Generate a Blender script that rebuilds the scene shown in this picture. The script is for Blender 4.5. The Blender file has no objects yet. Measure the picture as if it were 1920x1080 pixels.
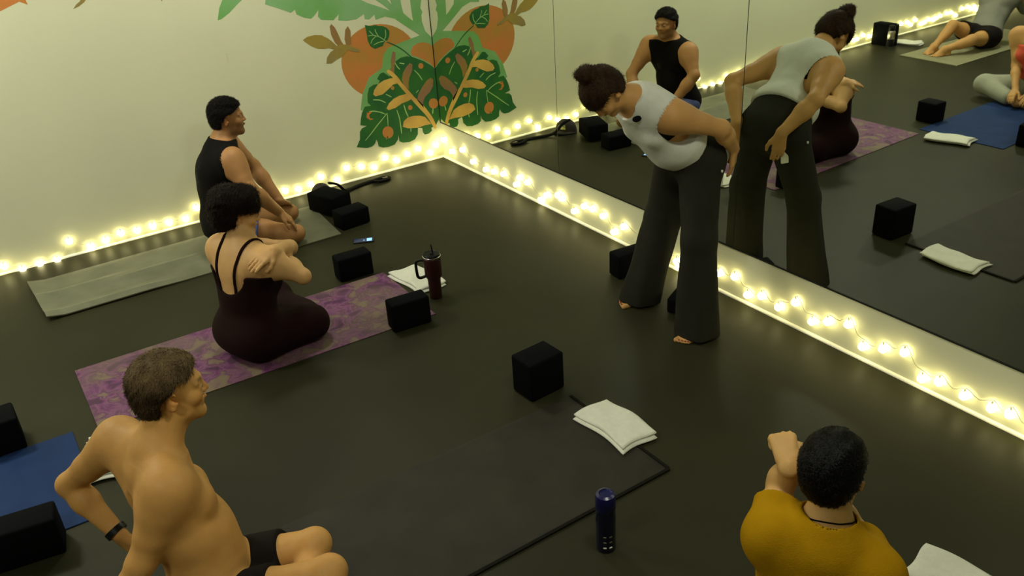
import bpy, bmesh, math, random
import numpy as np
from mathutils import Vector, Matrix

random.seed(7)
rng = np.random.default_rng(7)
scn = bpy.context.scene
COL = scn.collection

# ------------------------------------------------------------------ camera, world, lights, exposure
cam_data = bpy.data.cameras.new('camera')
cam = bpy.data.objects.new('camera', cam_data)
COL.objects.link(cam)
cam_data.sensor_width = 36.0
cam_data.lens = 36.0 * 1613.9 / 1920
cam_data.clip_start = 0.05
_R = ((0.8284, -0.5569, -0.0596), (0.3032, 0.3565, 0.8837), (0.4709, 0.7502, -0.4642))
cam.matrix_world = Matrix(((_R[0][0], _R[1][0], -_R[2][0], -3.259), (_R[0][1], _R[1][1], -_R[2][1], -6.118),
                           (_R[0][2], _R[1][2], -_R[2][2], 2.34), (0, 0, 0, 1)))
scn.camera = cam

world = bpy.data.worlds.new('world')
scn.world = world
world.use_nodes = True
world.node_tree.nodes['Background'].inputs[0].default_value = (1.0, 0.93, 0.62, 1)
world.node_tree.nodes['Background'].inputs[1].default_value = 0.02

def area(name, loc, size, power, col, rot=(0, 0, 0)):
    d = bpy.data.lights.new(name, 'AREA')
    d.shape = 'DISK'
    d.size = size
    d.energy = power
    d.color = col
    o = bpy.data.objects.new(name, d)
    o.location = loc
    o.rotation_euler = rot
    COL.objects.link(o)
    return o

WARM = (0.98, 0.985, 0.83)
LAMP_SPOTS = [(-6.6, -1.0, 3.07, 39), (-4.1, -0.95, 3.07, 57), (-1.6, -1.1, 3.07, 31), (-4.4, -4.8, 3.07, 30), (-1.6, -4.8, 3.07, 27)]
for lx, ly, lz, lp in LAMP_SPOTS:
    area('ceiling_lamp_light', (lx, ly, lz), 0.5, lp, WARM)
BULB_POWER = 12.5

scn.view_settings.view_transform = 'Standard'
scn.view_settings.look = 'None'
scn.view_settings.gamma = 1
scn.view_settings.exposure = 0.0
scn.view_settings.use_curve_mapping = False

# ------------------------------------------------------------------ helpers
def srgb(r, g, b):
    f = lambda v: (v / 255) / 12.92 if v / 255 <= 0.04045 else ((v / 255 + 0.055) / 1.055) ** 2.4
    return (f(r), f(g), f(b), 1)

def mat(name, col, rough=0.6, metal=0.0, noise=0.0, nscale=8.0, bump=0.0, bscale=60.0, attr=None, emis=None, estr=0.0,
        spec=0.5, stretch=None, sheen=0.0, sss=0.0, coat=0.0, col2=None):
    m = bpy.data.materials.new(name)
    m.use_nodes = True
    nt = m.node_tree
    N, L = nt.nodes, nt.links
    b = N['Principled BSDF']
    b.inputs['Roughness'].default_value = rough
    b.inputs['Metallic'].default_value = metal
    b.inputs['Specular IOR Level'].default_value = spec
    b.inputs['Sheen Weight'].default_value = sheen
    b.inputs['Coat Weight'].default_value = coat
    b.inputs['Base Color'].default_value = col
    if sss:
        b.inputs['Subsurface Weight'].default_value = sss
        b.inputs['Subsurface Radius'].default_value = (0.6, 0.25, 0.12)
        b.inputs['Subsurface Scale'].default_value = 0.02
    tc = N.new('ShaderNodeTexCoord')
    mp = N.new('ShaderNodeMapping')
    L.new(tc.outputs['Object'], mp.inputs[0])
    if stretch:
        mp.inputs['Scale'].default_value = stretch
    src = None
    if attr:
        a = N.new('ShaderNodeAttribute')
        a.attribute_name = attr
        src = a.outputs['Color']
    if noise > 0 or col2:
        n = N.new('ShaderNodeTexNoise')
        n.inputs['Scale'].default_value = nscale
        n.inputs['Detail'].default_value = 6
        L.new(mp.outputs[0], n.inputs['Vector'])
        mx = N.new('ShaderNodeMix')
        mx.data_type = 'RGBA'
        if col2:
            cr = N.new('ShaderNodeValToRGB')
            cr.color_ramp.elements[0].position = 0.42
            cr.color_ramp.elements[1].position = 0.58
            L.new(n.outputs['Fac'], cr.inputs[0])
            L.new(cr.outputs[0], mx.inputs['Factor'])
            mx.inputs[6].default_value = col
            mx.inputs[7].default_value = col2
        else:
            mr = N.new('ShaderNodeMapRange')
            mr.inputs['From Min'].default_value = 0.3
            mr.inputs['From Max'].default_value = 0.7
            mr.inputs['To Min'].default_value = 1 - noise
            mr.inputs['To Max'].default_value = 1 + noise
            L.new(n.outputs['Fac'], mr.inputs[0])
            mx.blend_type = 'MULTIPLY'
            mx.inputs['Factor'].default_value = 1
            if src:
                L.new(src, mx.inputs[6])
            else:
                mx.inputs[6].default_value = col
            L.new(mr.outputs[0], mx.inputs[7])
        src = mx.outputs[2]
    if src:
        L.new(src, b.inputs['Base Color'])
    if bump > 0:
        n2 = N.new('ShaderNodeTexNoise')
        n2.inputs['Scale'].default_value = bscale
        n2.inputs['Detail'].default_value = 4
        L.new(mp.outputs[0], n2.inputs['Vector'])
        bp = N.new('ShaderNodeBump')
        bp.inputs['Strength'].default_value = bump
        bp.inputs['Distance'].default_value = 0.01
        L.new(n2.outputs['Fac'], bp.inputs['Height'])
        L.new(bp.outputs[0], b.inputs['Normal'])
    if emis:
        b.inputs['Emission Color'].default_value = emis
        b.inputs['Emission Strength'].default_value = estr
    return m

def link(o, parent=None):
    COL.objects.link(o)
    if parent:
        o.parent = parent
    return o

def tag(o, label=None, cat=None, group=None, kind=None):
    if label: o['label'] = label
    if cat: o['category'] = cat
    if group: o['group'] = group
    if kind: o['kind'] = kind
    return o

def empty(name, loc, label, cat, group=None, rz=0):
    o = bpy.data.objects.new(name, None)
    o.empty_display_size = 0.1
    o.location = loc
    o.rotation_euler[2] = rz
    COL.objects.link(o)
    return tag(o, label, cat, group)

def mesh_obj(name, V, F, m, parent=None, loc=None, smooth=False, colors=None):
    me = bpy.data.meshes.new(name)
    V = np.asarray(V, dtype=np.float32)
    if isinstance(F, np.ndarray) and F.ndim == 2:
        n, k = F.shape
        me.vertices.add(len(V)); me.vertices.foreach_set('co', V.ravel())
        me.loops.add(n * k); me.loops.foreach_set('vertex_index', F.astype(np.int32).ravel())
        me.polygons.add(n); me.polygons.foreach_set('loop_start', np.arange(0, n * k, k, dtype=np.int32))
        me.update(calc_edges=True)
    else:
        me.from_pydata([tuple(map(float, v)) for v in V], [], [tuple(f) for f in F])
    if smooth:
        me.polygons.foreach_set('use_smooth', np.ones(len(me.polygons), dtype=bool))
    if colors is not None:
        a = me.color_attributes.new('tint', 'FLOAT_COLOR', 'POINT')
        c = np.ones((len(V), 4), dtype=np.float32); c[:, :3] = colors
        a.data.foreach_set('color', c.ravel())
    me.materials.append(m)
    me.update()
    o = bpy.data.objects.new(name, me)
    if loc is not None: o.location = loc
    return link(o, parent)

def bm_obj(name, bm, m, parent=None, loc=None, smooth=False, angle=None):
    me = bpy.data.meshes.new(name)
    bmesh.ops.recalc_face_normals(bm, faces=bm.faces)
    bm.to_mesh(me); bm.free()
    if smooth:
        me.polygons.foreach_set('use_smooth', np.ones(len(me.polygons), dtype=bool))
        if angle:
            me.set_sharp_from_angle(angle=angle)
    me.materials.append(m)
    o = bpy.data.objects.new(name, me)
    if loc is not None: o.location = loc
    return link(o, parent)

def box_bm(x0, x1, y0, y1, z0, z1, bev=0.0, seg=2, bm=None):
    bm = bm or bmesh.new()
    vs = [bm.verts.new(p) for p in ((x0,y0,z0),(x1,y0,z0),(x1,y1,z0),(x0,y1,z0),(x0,y0,z1),(x1,y0,z1),(x1,y1,z1),(x0,y1,z1))]
    fs = [bm.faces.new([vs[i] for i in q]) for q in ((3,2,1,0),(4,5,6,7),(0,1,5,4),(1,2,6,5),(2,3,7,6),(3,0,4,7))]
    if bev > 0:
        es = set(e for f in fs for e in f.edges)
        bmesh.ops.bevel(bm, geom=list(es), offset=bev, segments=seg, profile=0.5, affect='EDGES')
    return bm

def lathe_bm(prof, n=28, bm=None, cx=0, cy=0, cap=True):
    bm = bm or bmesh.new()
    rings = []
    for r, z in prof:
        rings.append([bm.verts.new((cx + r * math.cos(2 * math.pi * i / n), cy + r * math.sin(2 * math.pi * i / n), z)) for i in range(n)])
    for a, b in zip(rings, rings[1:]):
        for i in range(n):
            bm.faces.new((a[i], a[(i + 1) % n], b[(i + 1) % n], b[i]))
    if cap:
        bm.faces.new(rings[0][::-1]); bm.faces.new(rings[-1])
    return bm

def tube_bm(pts, rad, n=8, bm=None, closed=False, flat=None):
    """tube along points; flat=(a,b) gives an elliptical section (width a in plane, thickness b along z)"""
    bm = bm or bmesh.new()
    P = [Vector(p) for p in pts]
    rings = []
    m = len(P)
    prev = None
    for i, p in enumerate(P):
        if closed: t = (P[(i + 1) % m] - P[i - 1])
        else: t = P[min(i + 1, m - 1)] - P[max(i - 1, 0)]
        t.normalize()
        up = prev if prev is not None else (Vector((0, 0, 1)) if abs(t.z) < 0.9 else Vector((1, 0, 0)))
        s = t.cross(up); s.normalize()
        u = s.cross(t); u.normalize()
        prev = u
        r = rad[i] if hasattr(rad, '__len__') else rad
        ra, rb = (flat if flat else (r, r))
        rings.append([bm.verts.new(p + s * ra * math.cos(2 * math.pi * j / n) + u * rb * math.sin(2 * math.pi * j / n)) for j in range(n)])
    rng_ = range(m) if closed else range(m - 1)
    for i in rng_:
        a, b = rings[i], rings[(i + 1) % m]
        for j in range(n):
            bm.faces.new((a[j], a[(j + 1) % n], b[(j + 1) % n], b[j]))
    if not closed:
        bm.faces.new(rings[0][::-1]); bm.faces.new(rings[-1])
    return bm

def spline(pts, n=8, closed=False):
    P = [np.array(p, float) for p in pts]
    out = []
    m = len(P)
    segs = m if closed else m - 1
    for i in range(segs):
        if closed: p0, p1, p2, p3 = P[i - 1], P[i], P[(i + 1) % m], P[(i + 2) % m]
        else: p0, p1, p2, p3 = P[max(i - 1, 0)], P[i], P[i + 1], P[min(i + 2, m - 1)]
        for k in range(n):
            t = k / n
            out.append(tuple(0.5 * ((2 * p1) + (-p0 + p2) * t + (2 * p0 - 5 * p1 + 4 * p2 - p3) * t * t + (-p0 + 3 * p1 - 3 * p2 + p3) * t ** 3)))
    if not closed: out.append(tuple(P[-1]))
    return out

# ------------------------------------------------------------------ signed-distance modelling (one continuous surface per body)
def nrm(v):
    v = np.asarray(v, float)
    return v / (np.linalg.norm(v) + 1e-12)

def frame(f, u):
    """rows: left, forward, up"""
    f = nrm(f); u = np.asarray(u, float)
    u = nrm(u - f * np.dot(u, f))
    l = np.cross(u, f)
    return np.array([l, f, u])

class SDF:
    def __init__(s): s.ops = []
    def rc(s, a, b, ra, rb, k=0.02, sub=False, flat=None):
        s.ops.append(('rc', np.asarray(a, float), np.asarray(b, float), ra, rb, k, sub, flat)); return s
    def sp(s, c, r, k=0.02, sub=False): return s.rc(c, np.asarray(c, float) + 1e-4, r, r, k, sub)
    def el(s, c, ax, r, k=0.03, sub=False):
        s.ops.append(('el', np.asarray(c, float), np.asarray(ax, float), np.asarray(r, float), None, k, sub, None)); return s
    def chain(s, pts, rs, k=0.02):
        for a, b, ra, rb in zip(pts, pts[1:], rs, rs[1:]): s.rc(a, b, ra, rb, k)
        return s
    def add(s, o, grow=0.0):
        for op in o.ops:
            if op[6] and grow: continue
            if op[0] == 'rc': s.ops.append(op[:3] + (op[3] + grow, op[4] + grow) + op[5:])
            else: s.ops.append(op[:3] + (op[3] + grow,) + op[4:])
        return s
    def bbox(s, op):
        if op[0] == 'rc':
            r = max(op[3], op[4])
            return np.minimum(op[1], op[2]) - r, np.maximum(op[1], op[2]) + r
        ext = np.sqrt(((op[2] * op[3][:, None]) ** 2).sum(0))
        return op[1] - ext, op[1] + ext
    def mesh(s, h=0.005, post=None, lo=None, hi=None, pad=0.0):
        bb = [s.bbox(o) for o in s.ops if not o[6]]
        L = np.min([b[0] for b in bb], 0) - 0.03 - pad
        H = np.max([b[1] for b in bb], 0) + 0.03 + pad
        if lo is not None: L = np.maximum(L, lo)
        if hi is not None: H = np.minimum(H, hi)
        n = np.ceil((H - L) / h).astype(int) + 1
        g = np.full(n, 0.5, dtype=np.float32)
        ax = [(L[i] + h * np.arange(n[i])).astype(np.float32) for i in range(3)]
        for op in s.ops:
            b0, b1 = s.bbox(op)
            k = op[5]
            w = max(k, 0.012) + 2 * h
            i0 = np.clip(np.floor((b0 - w - L) / h).astype(int), 0, n)
            i1 = np.clip(np.ceil((b1 + w - L) / h).astype(int) + 1, 0, n)
            if np.any(i1 <= i0): continue
            sl = tuple(slice(a, b) for a, b in zip(i0, i1))
            X = ax[0][sl[0]][:, None, None]; Y = ax[1][sl[1]][None, :, None]; Z = ax[2][sl[2]][None, None, :]
            if op[0] == 'rc':
                a, b, ra, rb = op[1:5]
                ba = b - a; bb2 = float(ba @ ba) + 1e-12
                px, py, pz = X - np.float32(a[0]), Y - np.float32(a[1]), Z - np.float32(a[2])
                t = np.clip((px * np.float32(ba[0]) + py * np.float32(ba[1]) + pz * np.float32(ba[2])) / np.float32(bb2), 0, 1)
                dx = px - t * np.float32(ba[0]); dy = py - t * np.float32(ba[1]); dz = pz - t * np.float32(ba[2])
                if op[7] is not None:   # flatten along an axis: (axis, factor)
                    fa, ff = op[7]
                    q = dx * np.float32(fa[0]) + dy * np.float32(fa[1]) + dz * np.float32(fa[2])
                    e = np.float32(1.0 / ff - 1.0)
                    dx = dx + q * e * np.float32(fa[0]); dy = dy + q * e * np.float32(fa[1]); dz = dz + q * e * np.float32(fa[2])
                d = np.sqrt(dx * dx + dy * dy + dz * dz) - (np.float32(ra) + t * np.float32(rb - ra))
                if op[7] is not None: d = d * np.float32(op[7][1] ** 0.5)
            else:
                c, A, r = op[1:4]
                px, py, pz = X - np.float32(c[0]), Y - np.float32(c[1]), Z - np.float32(c[2])
                k0 = 0; k1 = 0
                for q in range(3):
                    u = px * np.float32(A[q][0]) + py * np.float32(A[q][1]) + pz * np.float32(A[q][2])
                    k0 = k0 + (u / np.float32(r[q])) ** 2
                    k1 = k1 + (u / np.float32(r[q] ** 2)) ** 2
                k0 = np.sqrt(k0)
                d = k0 * (k0 - 1) / (np.sqrt(k1) + np.float32(1e-6))
            G = g[sl]
            if op[6]:
                d = -d
                hh = np.maximum(k - np.abs(G - d), 0) / max(k, 1e-6)
                g[sl] = np.maximum(G, d) + hh * hh * k * 0.25
            else:
                hh = np.maximum(k - np.abs(G - d), 0) / max(k, 1e-6)
                g[sl] = np.minimum(G, d) - hh * hh * k * 0.25
        if post is not None:
            g = post(ax[0][:, None, None], ax[1][None, :, None], ax[2][None, None, :], g).astype(np.float32)
        g[0] = g[-1] = 0.5; g[:, 0] = g[:, -1] = 0.5; g[:, :, 0] = g[:, :, -1] = 0.5
        return surface_nets(g, L, h)

def surface_nets(g, L, h):
    ins = g < 0
    c = np.zeros(tuple(np.array(g.shape) - 1), dtype=np.uint8)
    for i in (0, 1):
        for j in (0, 1):
            for k in (0, 1):
                c += ins[i:i + c.shape[0], j:j + c.shape[1], k:k + c.shape[2]]
    act = (c > 0) & (c < 8)
    idx = np.argwhere(act)
    vid = np.full(act.shape, -1, dtype=np.int32)
    vid[act] = np.arange(len(idx), dtype=np.int32)
    S = np.zeros((len(idx), 3)); W = np.zeros(len(idx))
    cs = [(i, j, k) for i in (0, 1) for j in (0, 1) for k in (0, 1)]
    val = {q: g[idx[:, 0] + q[0], idx[:, 1] + q[1], idx[:, 2] + q[2]] for q in cs}
    for q in cs:
        for a in range(3):
            if q[a] == 0:
                r = list(q); r[a] = 1; r = tuple(r)
                va, vb = val[q], val[r]
                m = (va < 0) != (vb < 0)
                t = np.where(m, va / np.where(m, va - vb, 1), 0)
                p = np.array(q, float)[None, :] + np.eye(3)[a][None, :] * t[:, None]
                S += p * m[:, None]; W += m
    V = L + h * (idx + S / W[:, None])
    quads = []
    for a in range(3):
        s0 = [slice(None)] * 3; s1 = [slice(None)] * 3
        s0[a] = slice(0, -1); s1[a] = slice(1, None)
        e = ins[tuple(s0)] != ins[tuple(s1)]
        E = np.argwhere(e)
        b, d = (a + 1) % 3, (a + 2) % 3
        E = E[(E[:, b] > 0) & (E[:, d] > 0) & (E[:, b] < g.shape[b] - 1) & (E[:, d] < g.shape[d] - 1)]
        fl = ins[E[:, 0], E[:, 1], E[:, 2]]
        def cell(ob, od):
            C = E.copy(); C[:, b] -= ob; C[:, d] -= od
            return vid[C[:, 0], C[:, 1], C[:, 2]]
        q = np.stack([cell(1, 1), cell(0, 1), cell(0, 0), cell(1, 0)], 1)
        q[~fl] = q[~fl][:, ::-1]
        quads.append(q)
    return V, np.concatenate(quads)

def vnormals(V, Q):
    n = np.cross(V[Q[:, 2]] - V[Q[:, 0]], V[Q[:, 3]] - V[Q[:, 1]])
    N = np.zeros_like(V)
    for k in range(4): np.add.at(N, Q[:, k], n)
    return N / (np.linalg.norm(N, axis=1)[:, None] + 1e-12)

def sstep(a, b, x):
    t = np.clip((x - a) / (b - a), 0, 1)
    return t * t * (3 - 2 * t)

def folds(V, seed=0, amp=0.004, sc=14.0):
    r = np.random.default_rng(seed)
    out = 0
    for i in range(5):
        d = r.normal(size=3); d /= np.linalg.norm(d)
        e = r.normal(size=3) * 2.2
        ph = r.uniform(0, 6.28)
        s = sc * r.uniform(0.6, 1.5)
        w = np.sin(V @ d * s + ph + 1.6 * np.sin(V @ e * 3 + ph))
        out = out + (np.abs(w) ** 0.7 * np.sign(w)) / 5
    return out * amp
# ------------------------------------------------------------------ anatomy
def head_sdf(C, f, u, sc=1.0, male=True, smile=0.0, neck=None, neck_r=0.056):
    S = SDF()
    A = frame(f, u)
    C = np.asarray(C, float)
    def p(x, y, z): return C + sc * (A[0] * x + A[1] * y + A[2] * z)
    j = 1.0 if male else 0.9
    S.el(p(0, -.012, .028), A, np.array([.074, .094, .080]) * sc, .02)
    S.el(p(0, .028, -.03), A, np.array([.056 * j, .060, .072]) * sc, .03)
    S.rc(p(-.036 * j, .030, -.070), p(0, .070, -.092), .022 * sc, .020 * sc * j, .025)
    S.rc(p(.036 * j, .030, -.070), p(0, .070, -.092), .022 * sc, .020 * sc * j, .025)
    for s in (-1, 1):
        S.sp(p(.036 * s, .060, -.024), .024 * sc, .025)
        S.rc(p(.012 * s, .083, .020), p(.044 * s, .070, .020), .010 * sc, .009 * sc, .016)
        S.sp(p(.031 * s, .104, .002), .020 * sc, .012, sub=True)
        S.sp(p(.031 * s, .073, .001), .0155 * sc, .006)
        S.el(p(.079 * s, -.008, -.004), frame(A[1] + A[0] * .45 * s, A[2] - A[1] * .15), np.array([.006, .021, .034]) * sc, .006)
        S.sp(p(.090 * s, -.001, .000), .012 * sc, .006, sub=True)
        S.sp(p(.078 * s, -.004, -.031), .009 * sc, .006)
    S.rc(p(0, .085, .012), p(0, .1015, -.020), .0065 * sc, .0095 * sc, .012)
    for s in (-1, 1): S.sp(p(.010 * s, .094, -.024), .0075 * sc, .006)
    S.rc(p(-.020 - .004 * smile, .082, -.050 + .006 * smile), p(0, .094, -.049), .005 * sc, .0065 * sc, .007)
    S.rc(p(.020 + .004 * smile, .082, -.050 + .006 * smile), p(0, .094, -.049), .005 * sc, .0065 * sc, .007)
    S.rc(p(-.015, .083, -.060), p(.015, .083, -.060), .0065 * sc, .0065 * sc, .008)
    S.rc(p(-.020, .094, -.0545 + .003 * smile), p(.020, .094, -.0545 + .003 * smile), .0022 * sc, .0022 * sc, .004, sub=True)
    if neck is not None:
        S.rc(neck, p(0, -.022, -.045), neck_r * 1.08, neck_r, .03)
        S.rc(neck, p(0, .02, -.07), neck_r * .9, neck_r * .75, .03)
    return S, A, p

def head_local(V, C, A, sc=1.0):
    return (V - np.asarray(C)) @ A.T / sc

def hair_obj(C, A, sc, parent, base, material, thick=.013, line=None, extra=None, seed=3, h=.004, amp=.003, name='hair', ns=0, slen=.022, lift=.004, flow=1.0, tint=None):
    """hair volume: skull offset, cut at the hairline function line(x,y,z) > 0 keeps hair"""
    S = SDF()
    C = np.asarray(C, float)
    def p(x, y, z): return C + sc * (A[0] * x + A[1] * y + A[2] * z)
    S.el(p(0, -.012, .028), A, np.array([.074 + thick, .094 + thick, .080 + thick * 1.25]) * sc, .02)
    S.el(p(0, -.045, -.025), A, np.array([.058 + thick * .8, .052 + thick * .8, .062]) * sc, .03)
    def post(X, Y, Z, g):
        dx, dy, dz = X - C[0], Y - C[1], Z - C[2]
        q = [(dx * A[i][0] + dy * A[i][1] + dz * A[i][2]) / sc for i in range(3)]
        return np.maximum(g, -line(*q) * sc)
    V, Q = S.mesh(h, post)
    if extra is not None:
        E = SDF(); extra(E, p)
        V2, Q2 = E.mesh(h)
        Q = np.concatenate([Q, Q2 + len(V)]); V = np.concatenate([V, V2])
    N = vnormals(V, Q)
    q = head_local(V, C, A, sc)
    r = np.random.default_rng(seed)
    w = 0
    for i in range(6):
        fr = r.uniform(60, 190); ph = r.uniform(0, 6.28); tw = r.uniform(-12, 12)
        ang = np.arctan2(q[:, 0], q[:, 2] + .02)
        w = w + np.sin(ang * fr * .12 + q[:, 1] * tw * 3 + ph + np.sin(q[:, 1] * 30 + ph)) / 6
    V = V + N * (w * amp)[:, None]
    col = tint(head_local(V, C, A, sc)) if tint else None
    o = mesh_obj(name, V - base, Q, material, parent, smooth=True, colors=col)
    if ns:
        N = vnormals(V, Q)
        ii = r.integers(0, len(V), ns)
        P, n = V[ii], N[ii]
        q = head_local(P, C, A, sc)
        fl = np.stack([q[:, 0] * 2.0, -.35 - 4 * q[:, 1] * flow, -.55 - 2.0 * (.06 - q[:, 2])], 1) + r.normal(size=(ns, 3)) * .35
        t = fl @ A
        t = t - n * (t * n).sum(1)[:, None]
        t /= np.linalg.norm(t, axis=1)[:, None]
        L_ = slen * r.uniform(.5, 1.15, ns)[:, None]
        w = np.cross(t, n) * .0011
        mid = P + t * L_ * .5 + n * (lift * .8); tip = P + t * L_ + n * lift * r.uniform(.2, 1.6, ns)[:, None]
        VV = np.stack([P - w, P + w, mid + w * .8, mid - w * .8, tip], 1).reshape(-1, 3)
        k = np.arange(ns)[:, None] * 5
        F = np.concatenate([k + np.array([[0, 1, 2, 3]]), k + np.array([[3, 2, 4, 4]])])
        F = [tuple(f) for f in (k + np.array([[0, 1, 2, 3]]))] + [tuple(f) for f in (k + np.array([[3, 2, 4]]))]
        c2 = np.repeat(tint(q), 5, 0) if tint else None
        s_ = mesh_obj('hair_strands', VV - base, F, material, parent, colors=c2)
        s_['kind'] = 'stuff'
    return o

def torso_sdf(pel, chest, neck, fp, fc, shL, shR, hipL, hipR, m=1.0, fem=False, belly=0.0, breast=0.0, w=1.0):
    S = SDF()
    pel, chest, neck = map(lambda v: np.asarray(v, float), (pel, chest, neck))
    up = nrm(chest - pel)
    Ap = frame(fp - up * np.dot(fp, up), up)
    upc = nrm(neck - chest) * .5 + up * .5
    Ac = frame(fc - upc * np.dot(fc, upc), upc)
    hw = (.178 if fem else .160) * w
    S.el(pel + Ap[2] * .02, Ap, (hw, .118 * m, .115), .04)
    for s, hp in ((1, hipL), (-1, hipR)):
        S.sp(np.asarray(hp) - Ap[1] * .045 + Ap[2] * .0, .092 * m, .05)
    D = np.linalg.norm(chest - pel)
    for t in (.25, .5, .75):
        c = pel + (chest - pel) * t
        f = nrm(Ap[1] * (1 - t) + Ac[1] * t)
        A = frame(f, up)
        wd = {.25: hw * .93, .5: (.128 if fem else .140) * w, .75: (.132 if fem else .152) * w}[t]
        S.el(c + A[1] * belly * .03, A, (wd, (.098 + .03 * belly) * m, .10), .05)
    S.el(chest, Ac, (.152 * w * (.92 if fem else 1), .108 * m, .15), .05)
    S.el(chest + Ac[2] * .07 - Ac[1] * .012, Ac, (.160 * w * (.92 if fem else 1), .094 * m, .10), .05)
    if breast > 0:
        for s in (-1, 1): S.el(chest + Ac[1] * .075 + Ac[0] * .075 * s + Ac[2] * .01, Ac, np.array([.062, .055, .062]) * breast, .03)
    else:
        for s in (-1, 1): S.el(chest + Ac[1] * .065 + Ac[0] * .075 * s + Ac[2] * .05, Ac, (.075, .048 * m, .06), .03)
    for sh in (shL, shR):
        sh = np.asarray(sh)
        S.rc(neck + (sh - neck) * .18 + Ac[2] * .005, sh, .052 * m, .050 * m, .06)
        S.rc(neck - Ac[2] * .06 - Ac[1] * .03 + (sh - neck) * .2, sh - Ac[2] * .02 - Ac[1] * .012, .066 * m, .050 * m, .06)
        S.rc(chest + Ac[2] * .04 + (sh - chest) * .25 - Ac[1] * .045, sh - Ac[1] * .01, .060 * m, .050 * m, .04)
        S.rc(chest - Ac[2] * .03 + (sh - chest) * .35, sh - Ac[2] * .035 - (sh - chest) * .08, .072 * m, .050 * m, .05)
        S.rc(chest + Ac[2] * .06 + (sh - chest) * .3 + Ac[1] * .04, sh - (sh - chest) * .08, .045 * m, .042 * m, .05)
    S.rc(neck - Ac[2] * .05, neck, .075, .058, .04)
    return S, Ap, Ac

def arm_sdf(sh, el, wr, m=1.0):
    S = SDF(); sh, el, wr = map(lambda v: np.asarray(v, float), (sh, el, wr))
    S.rc(sh, el, .050 * m, .039 * m, .07)
    S.rc(sh + (el - sh) * .05, sh + (el - sh) * .3, .051 * m, .050 * m, .04)
    S.rc(sh + (el - sh) * .3, sh + (el - sh) * .62, .051 * m, .045 * m, .02)
    S.rc(el, el + (wr - el) * .35, .038 * m, .041 * m, .02)
    S.rc(el + (wr - el) * .3, wr, .041 * m, .026 * m, .02)
    return S

def hand_sdf(wr, d, n, thumb=1, curl=.35, sc=1.0, spread=.12, tcurl=.4):
    """d: direction wrist to fingers, n: out of the palm, thumb: side (+1 / -1) along cross(d, n)"""
    S = SDF()
    wr = np.asarray(wr, float)
    d = nrm(d); n = np.asarray(n, float); n = nrm(n - d * np.dot(n, d)); s = np.cross(d, n) * thumb
    S.rc(wr - d * .01, wr + d * .03 * sc, .027 * sc, .026 * sc, .015, flat=(n, .62))
    for o in (-.024, -.008, .008, .024):
        S.rc(wr + d * .02 * sc + s * o * .7 * sc, wr + (d * (.086 - abs(o) * .1) + s * o * 1.12) * sc, .0155 * sc, .0125 * sc, .010)
    L = ((.033, .070, .024), (.011, .078, .009), (-.011, .073, -.009), (-.032, .058, -.026))
    for i, (o, ln, o0) in enumerate(L):
        b = wr + (d * (.084 - abs(o) * .12) + s * o0 * 1.1) * sc
        a = s * (o * spread * 8)
        dirv = nrm(d + a * .35)
        ang = curl * (.55 + .08 * i)
        q = b; r0 = .0092 if i < 3 else .0082
        segs = (.44, .32, .24)
        for j, sg in enumerate(segs):
            ang2 = ang * (1 if j == 0 else 1.15)
            dirv = nrm(dirv * math.cos(ang2) + np.cross(np.cross(d, n), dirv) * math.sin(ang2))
            q2 = q + dirv * ln * sg * sc
            S.rc(q, q2, (r0 - .0007 * j) * sc, (r0 - .0007 * (j + 1)) * sc, .004)
            q = q2
    t0 = wr + (d * .018 + s * .020) * sc
    t1 = wr + (d * .050 + s * .048 + n * .012 * tcurl * 2) * sc
    t2 = t1 + nrm(d * .85 + s * .45 * (1 - tcurl) + n * tcurl) * .032 * sc
    t3 = t2 + nrm(d * .95 + n * tcurl * .9 - s * .1) * .026 * sc
    S.rc(t0, t1, .0165 * sc, .0125 * sc, .010)
    S.rc(t1, t2, .0115 * sc, .0100 * sc, .004)
    S.rc(t2, t3, .0102 * sc, .0085 * sc, .004)
    return S

def leg_sdf(hp, kn, an, back=None, m=1.0):
    S = SDF(); hp, kn, an = map(lambda v: np.asarray(v, float), (hp, kn, an))
    S.rc(hp, hp + (kn - hp) * .5, .088 * m, .075 * m, .04)
    S.rc(hp + (kn - hp) * .45, kn, .076 * m, .054 * m, .03)
    S.sp(kn, .056 * m, .02)
    S.rc(kn, an, .050 * m, .033 * m, .02)
    b = np.zeros(3) if back is None else nrm(back) * .014
    S.rc(kn + (an - kn) * .18 + b, kn + (an - kn) * .45 + b * .7, .050 * m, .046 * m, .03)
    return S

def foot_sdf(an, d, up, sc=1.0, side=1, toes=True):
    """an: ankle joint, d: heel to toe, up: away from the sole; side +1 big toe on cross(d,up) side"""
    S = SDF(); an = np.asarray(an, float); d = nrm(d); up = np.asarray(up, float); up = nrm(up - d * np.dot(up, d))
    s = np.cross(d, up) * side
    heel = an - up * .055 * sc - d * .035 * sc
    S.rc(an, heel, .036 * sc, .032 * sc, .02)
    S.rc(heel, an - up * .065 * sc + d * .09 * sc, .030 * sc, .026 * sc, .03)
    S.rc(an + d * .01, an - up * .052 * sc + d * .10 * sc, .034 * sc, .026 * sc, .03)
    for o in (-.022, 0, .022): S.rc(an - up * .062 * sc + d * .05 * sc + s * o * .8, an - up * .070 * sc + d * (.118 + o * .3) * sc + s * o * 1.15, .024 * sc, .017 * sc, .02)
    if toes:
        for i, o in enumerate((.034, .013, -.005, -.021, -.035)):
            r = (.0135, .0098, .0092, .0086, .0082)[i] * sc
            L = (.045, .044, .040, .034, .027)[i]
            b = an - up * .073 * sc + d * (.118 - .10 * max(0, .03 - o) * .7) * sc + s * o * sc
            S.rc(b, b + d * L * sc, r * 1.05, r, .005)
    return S

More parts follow.
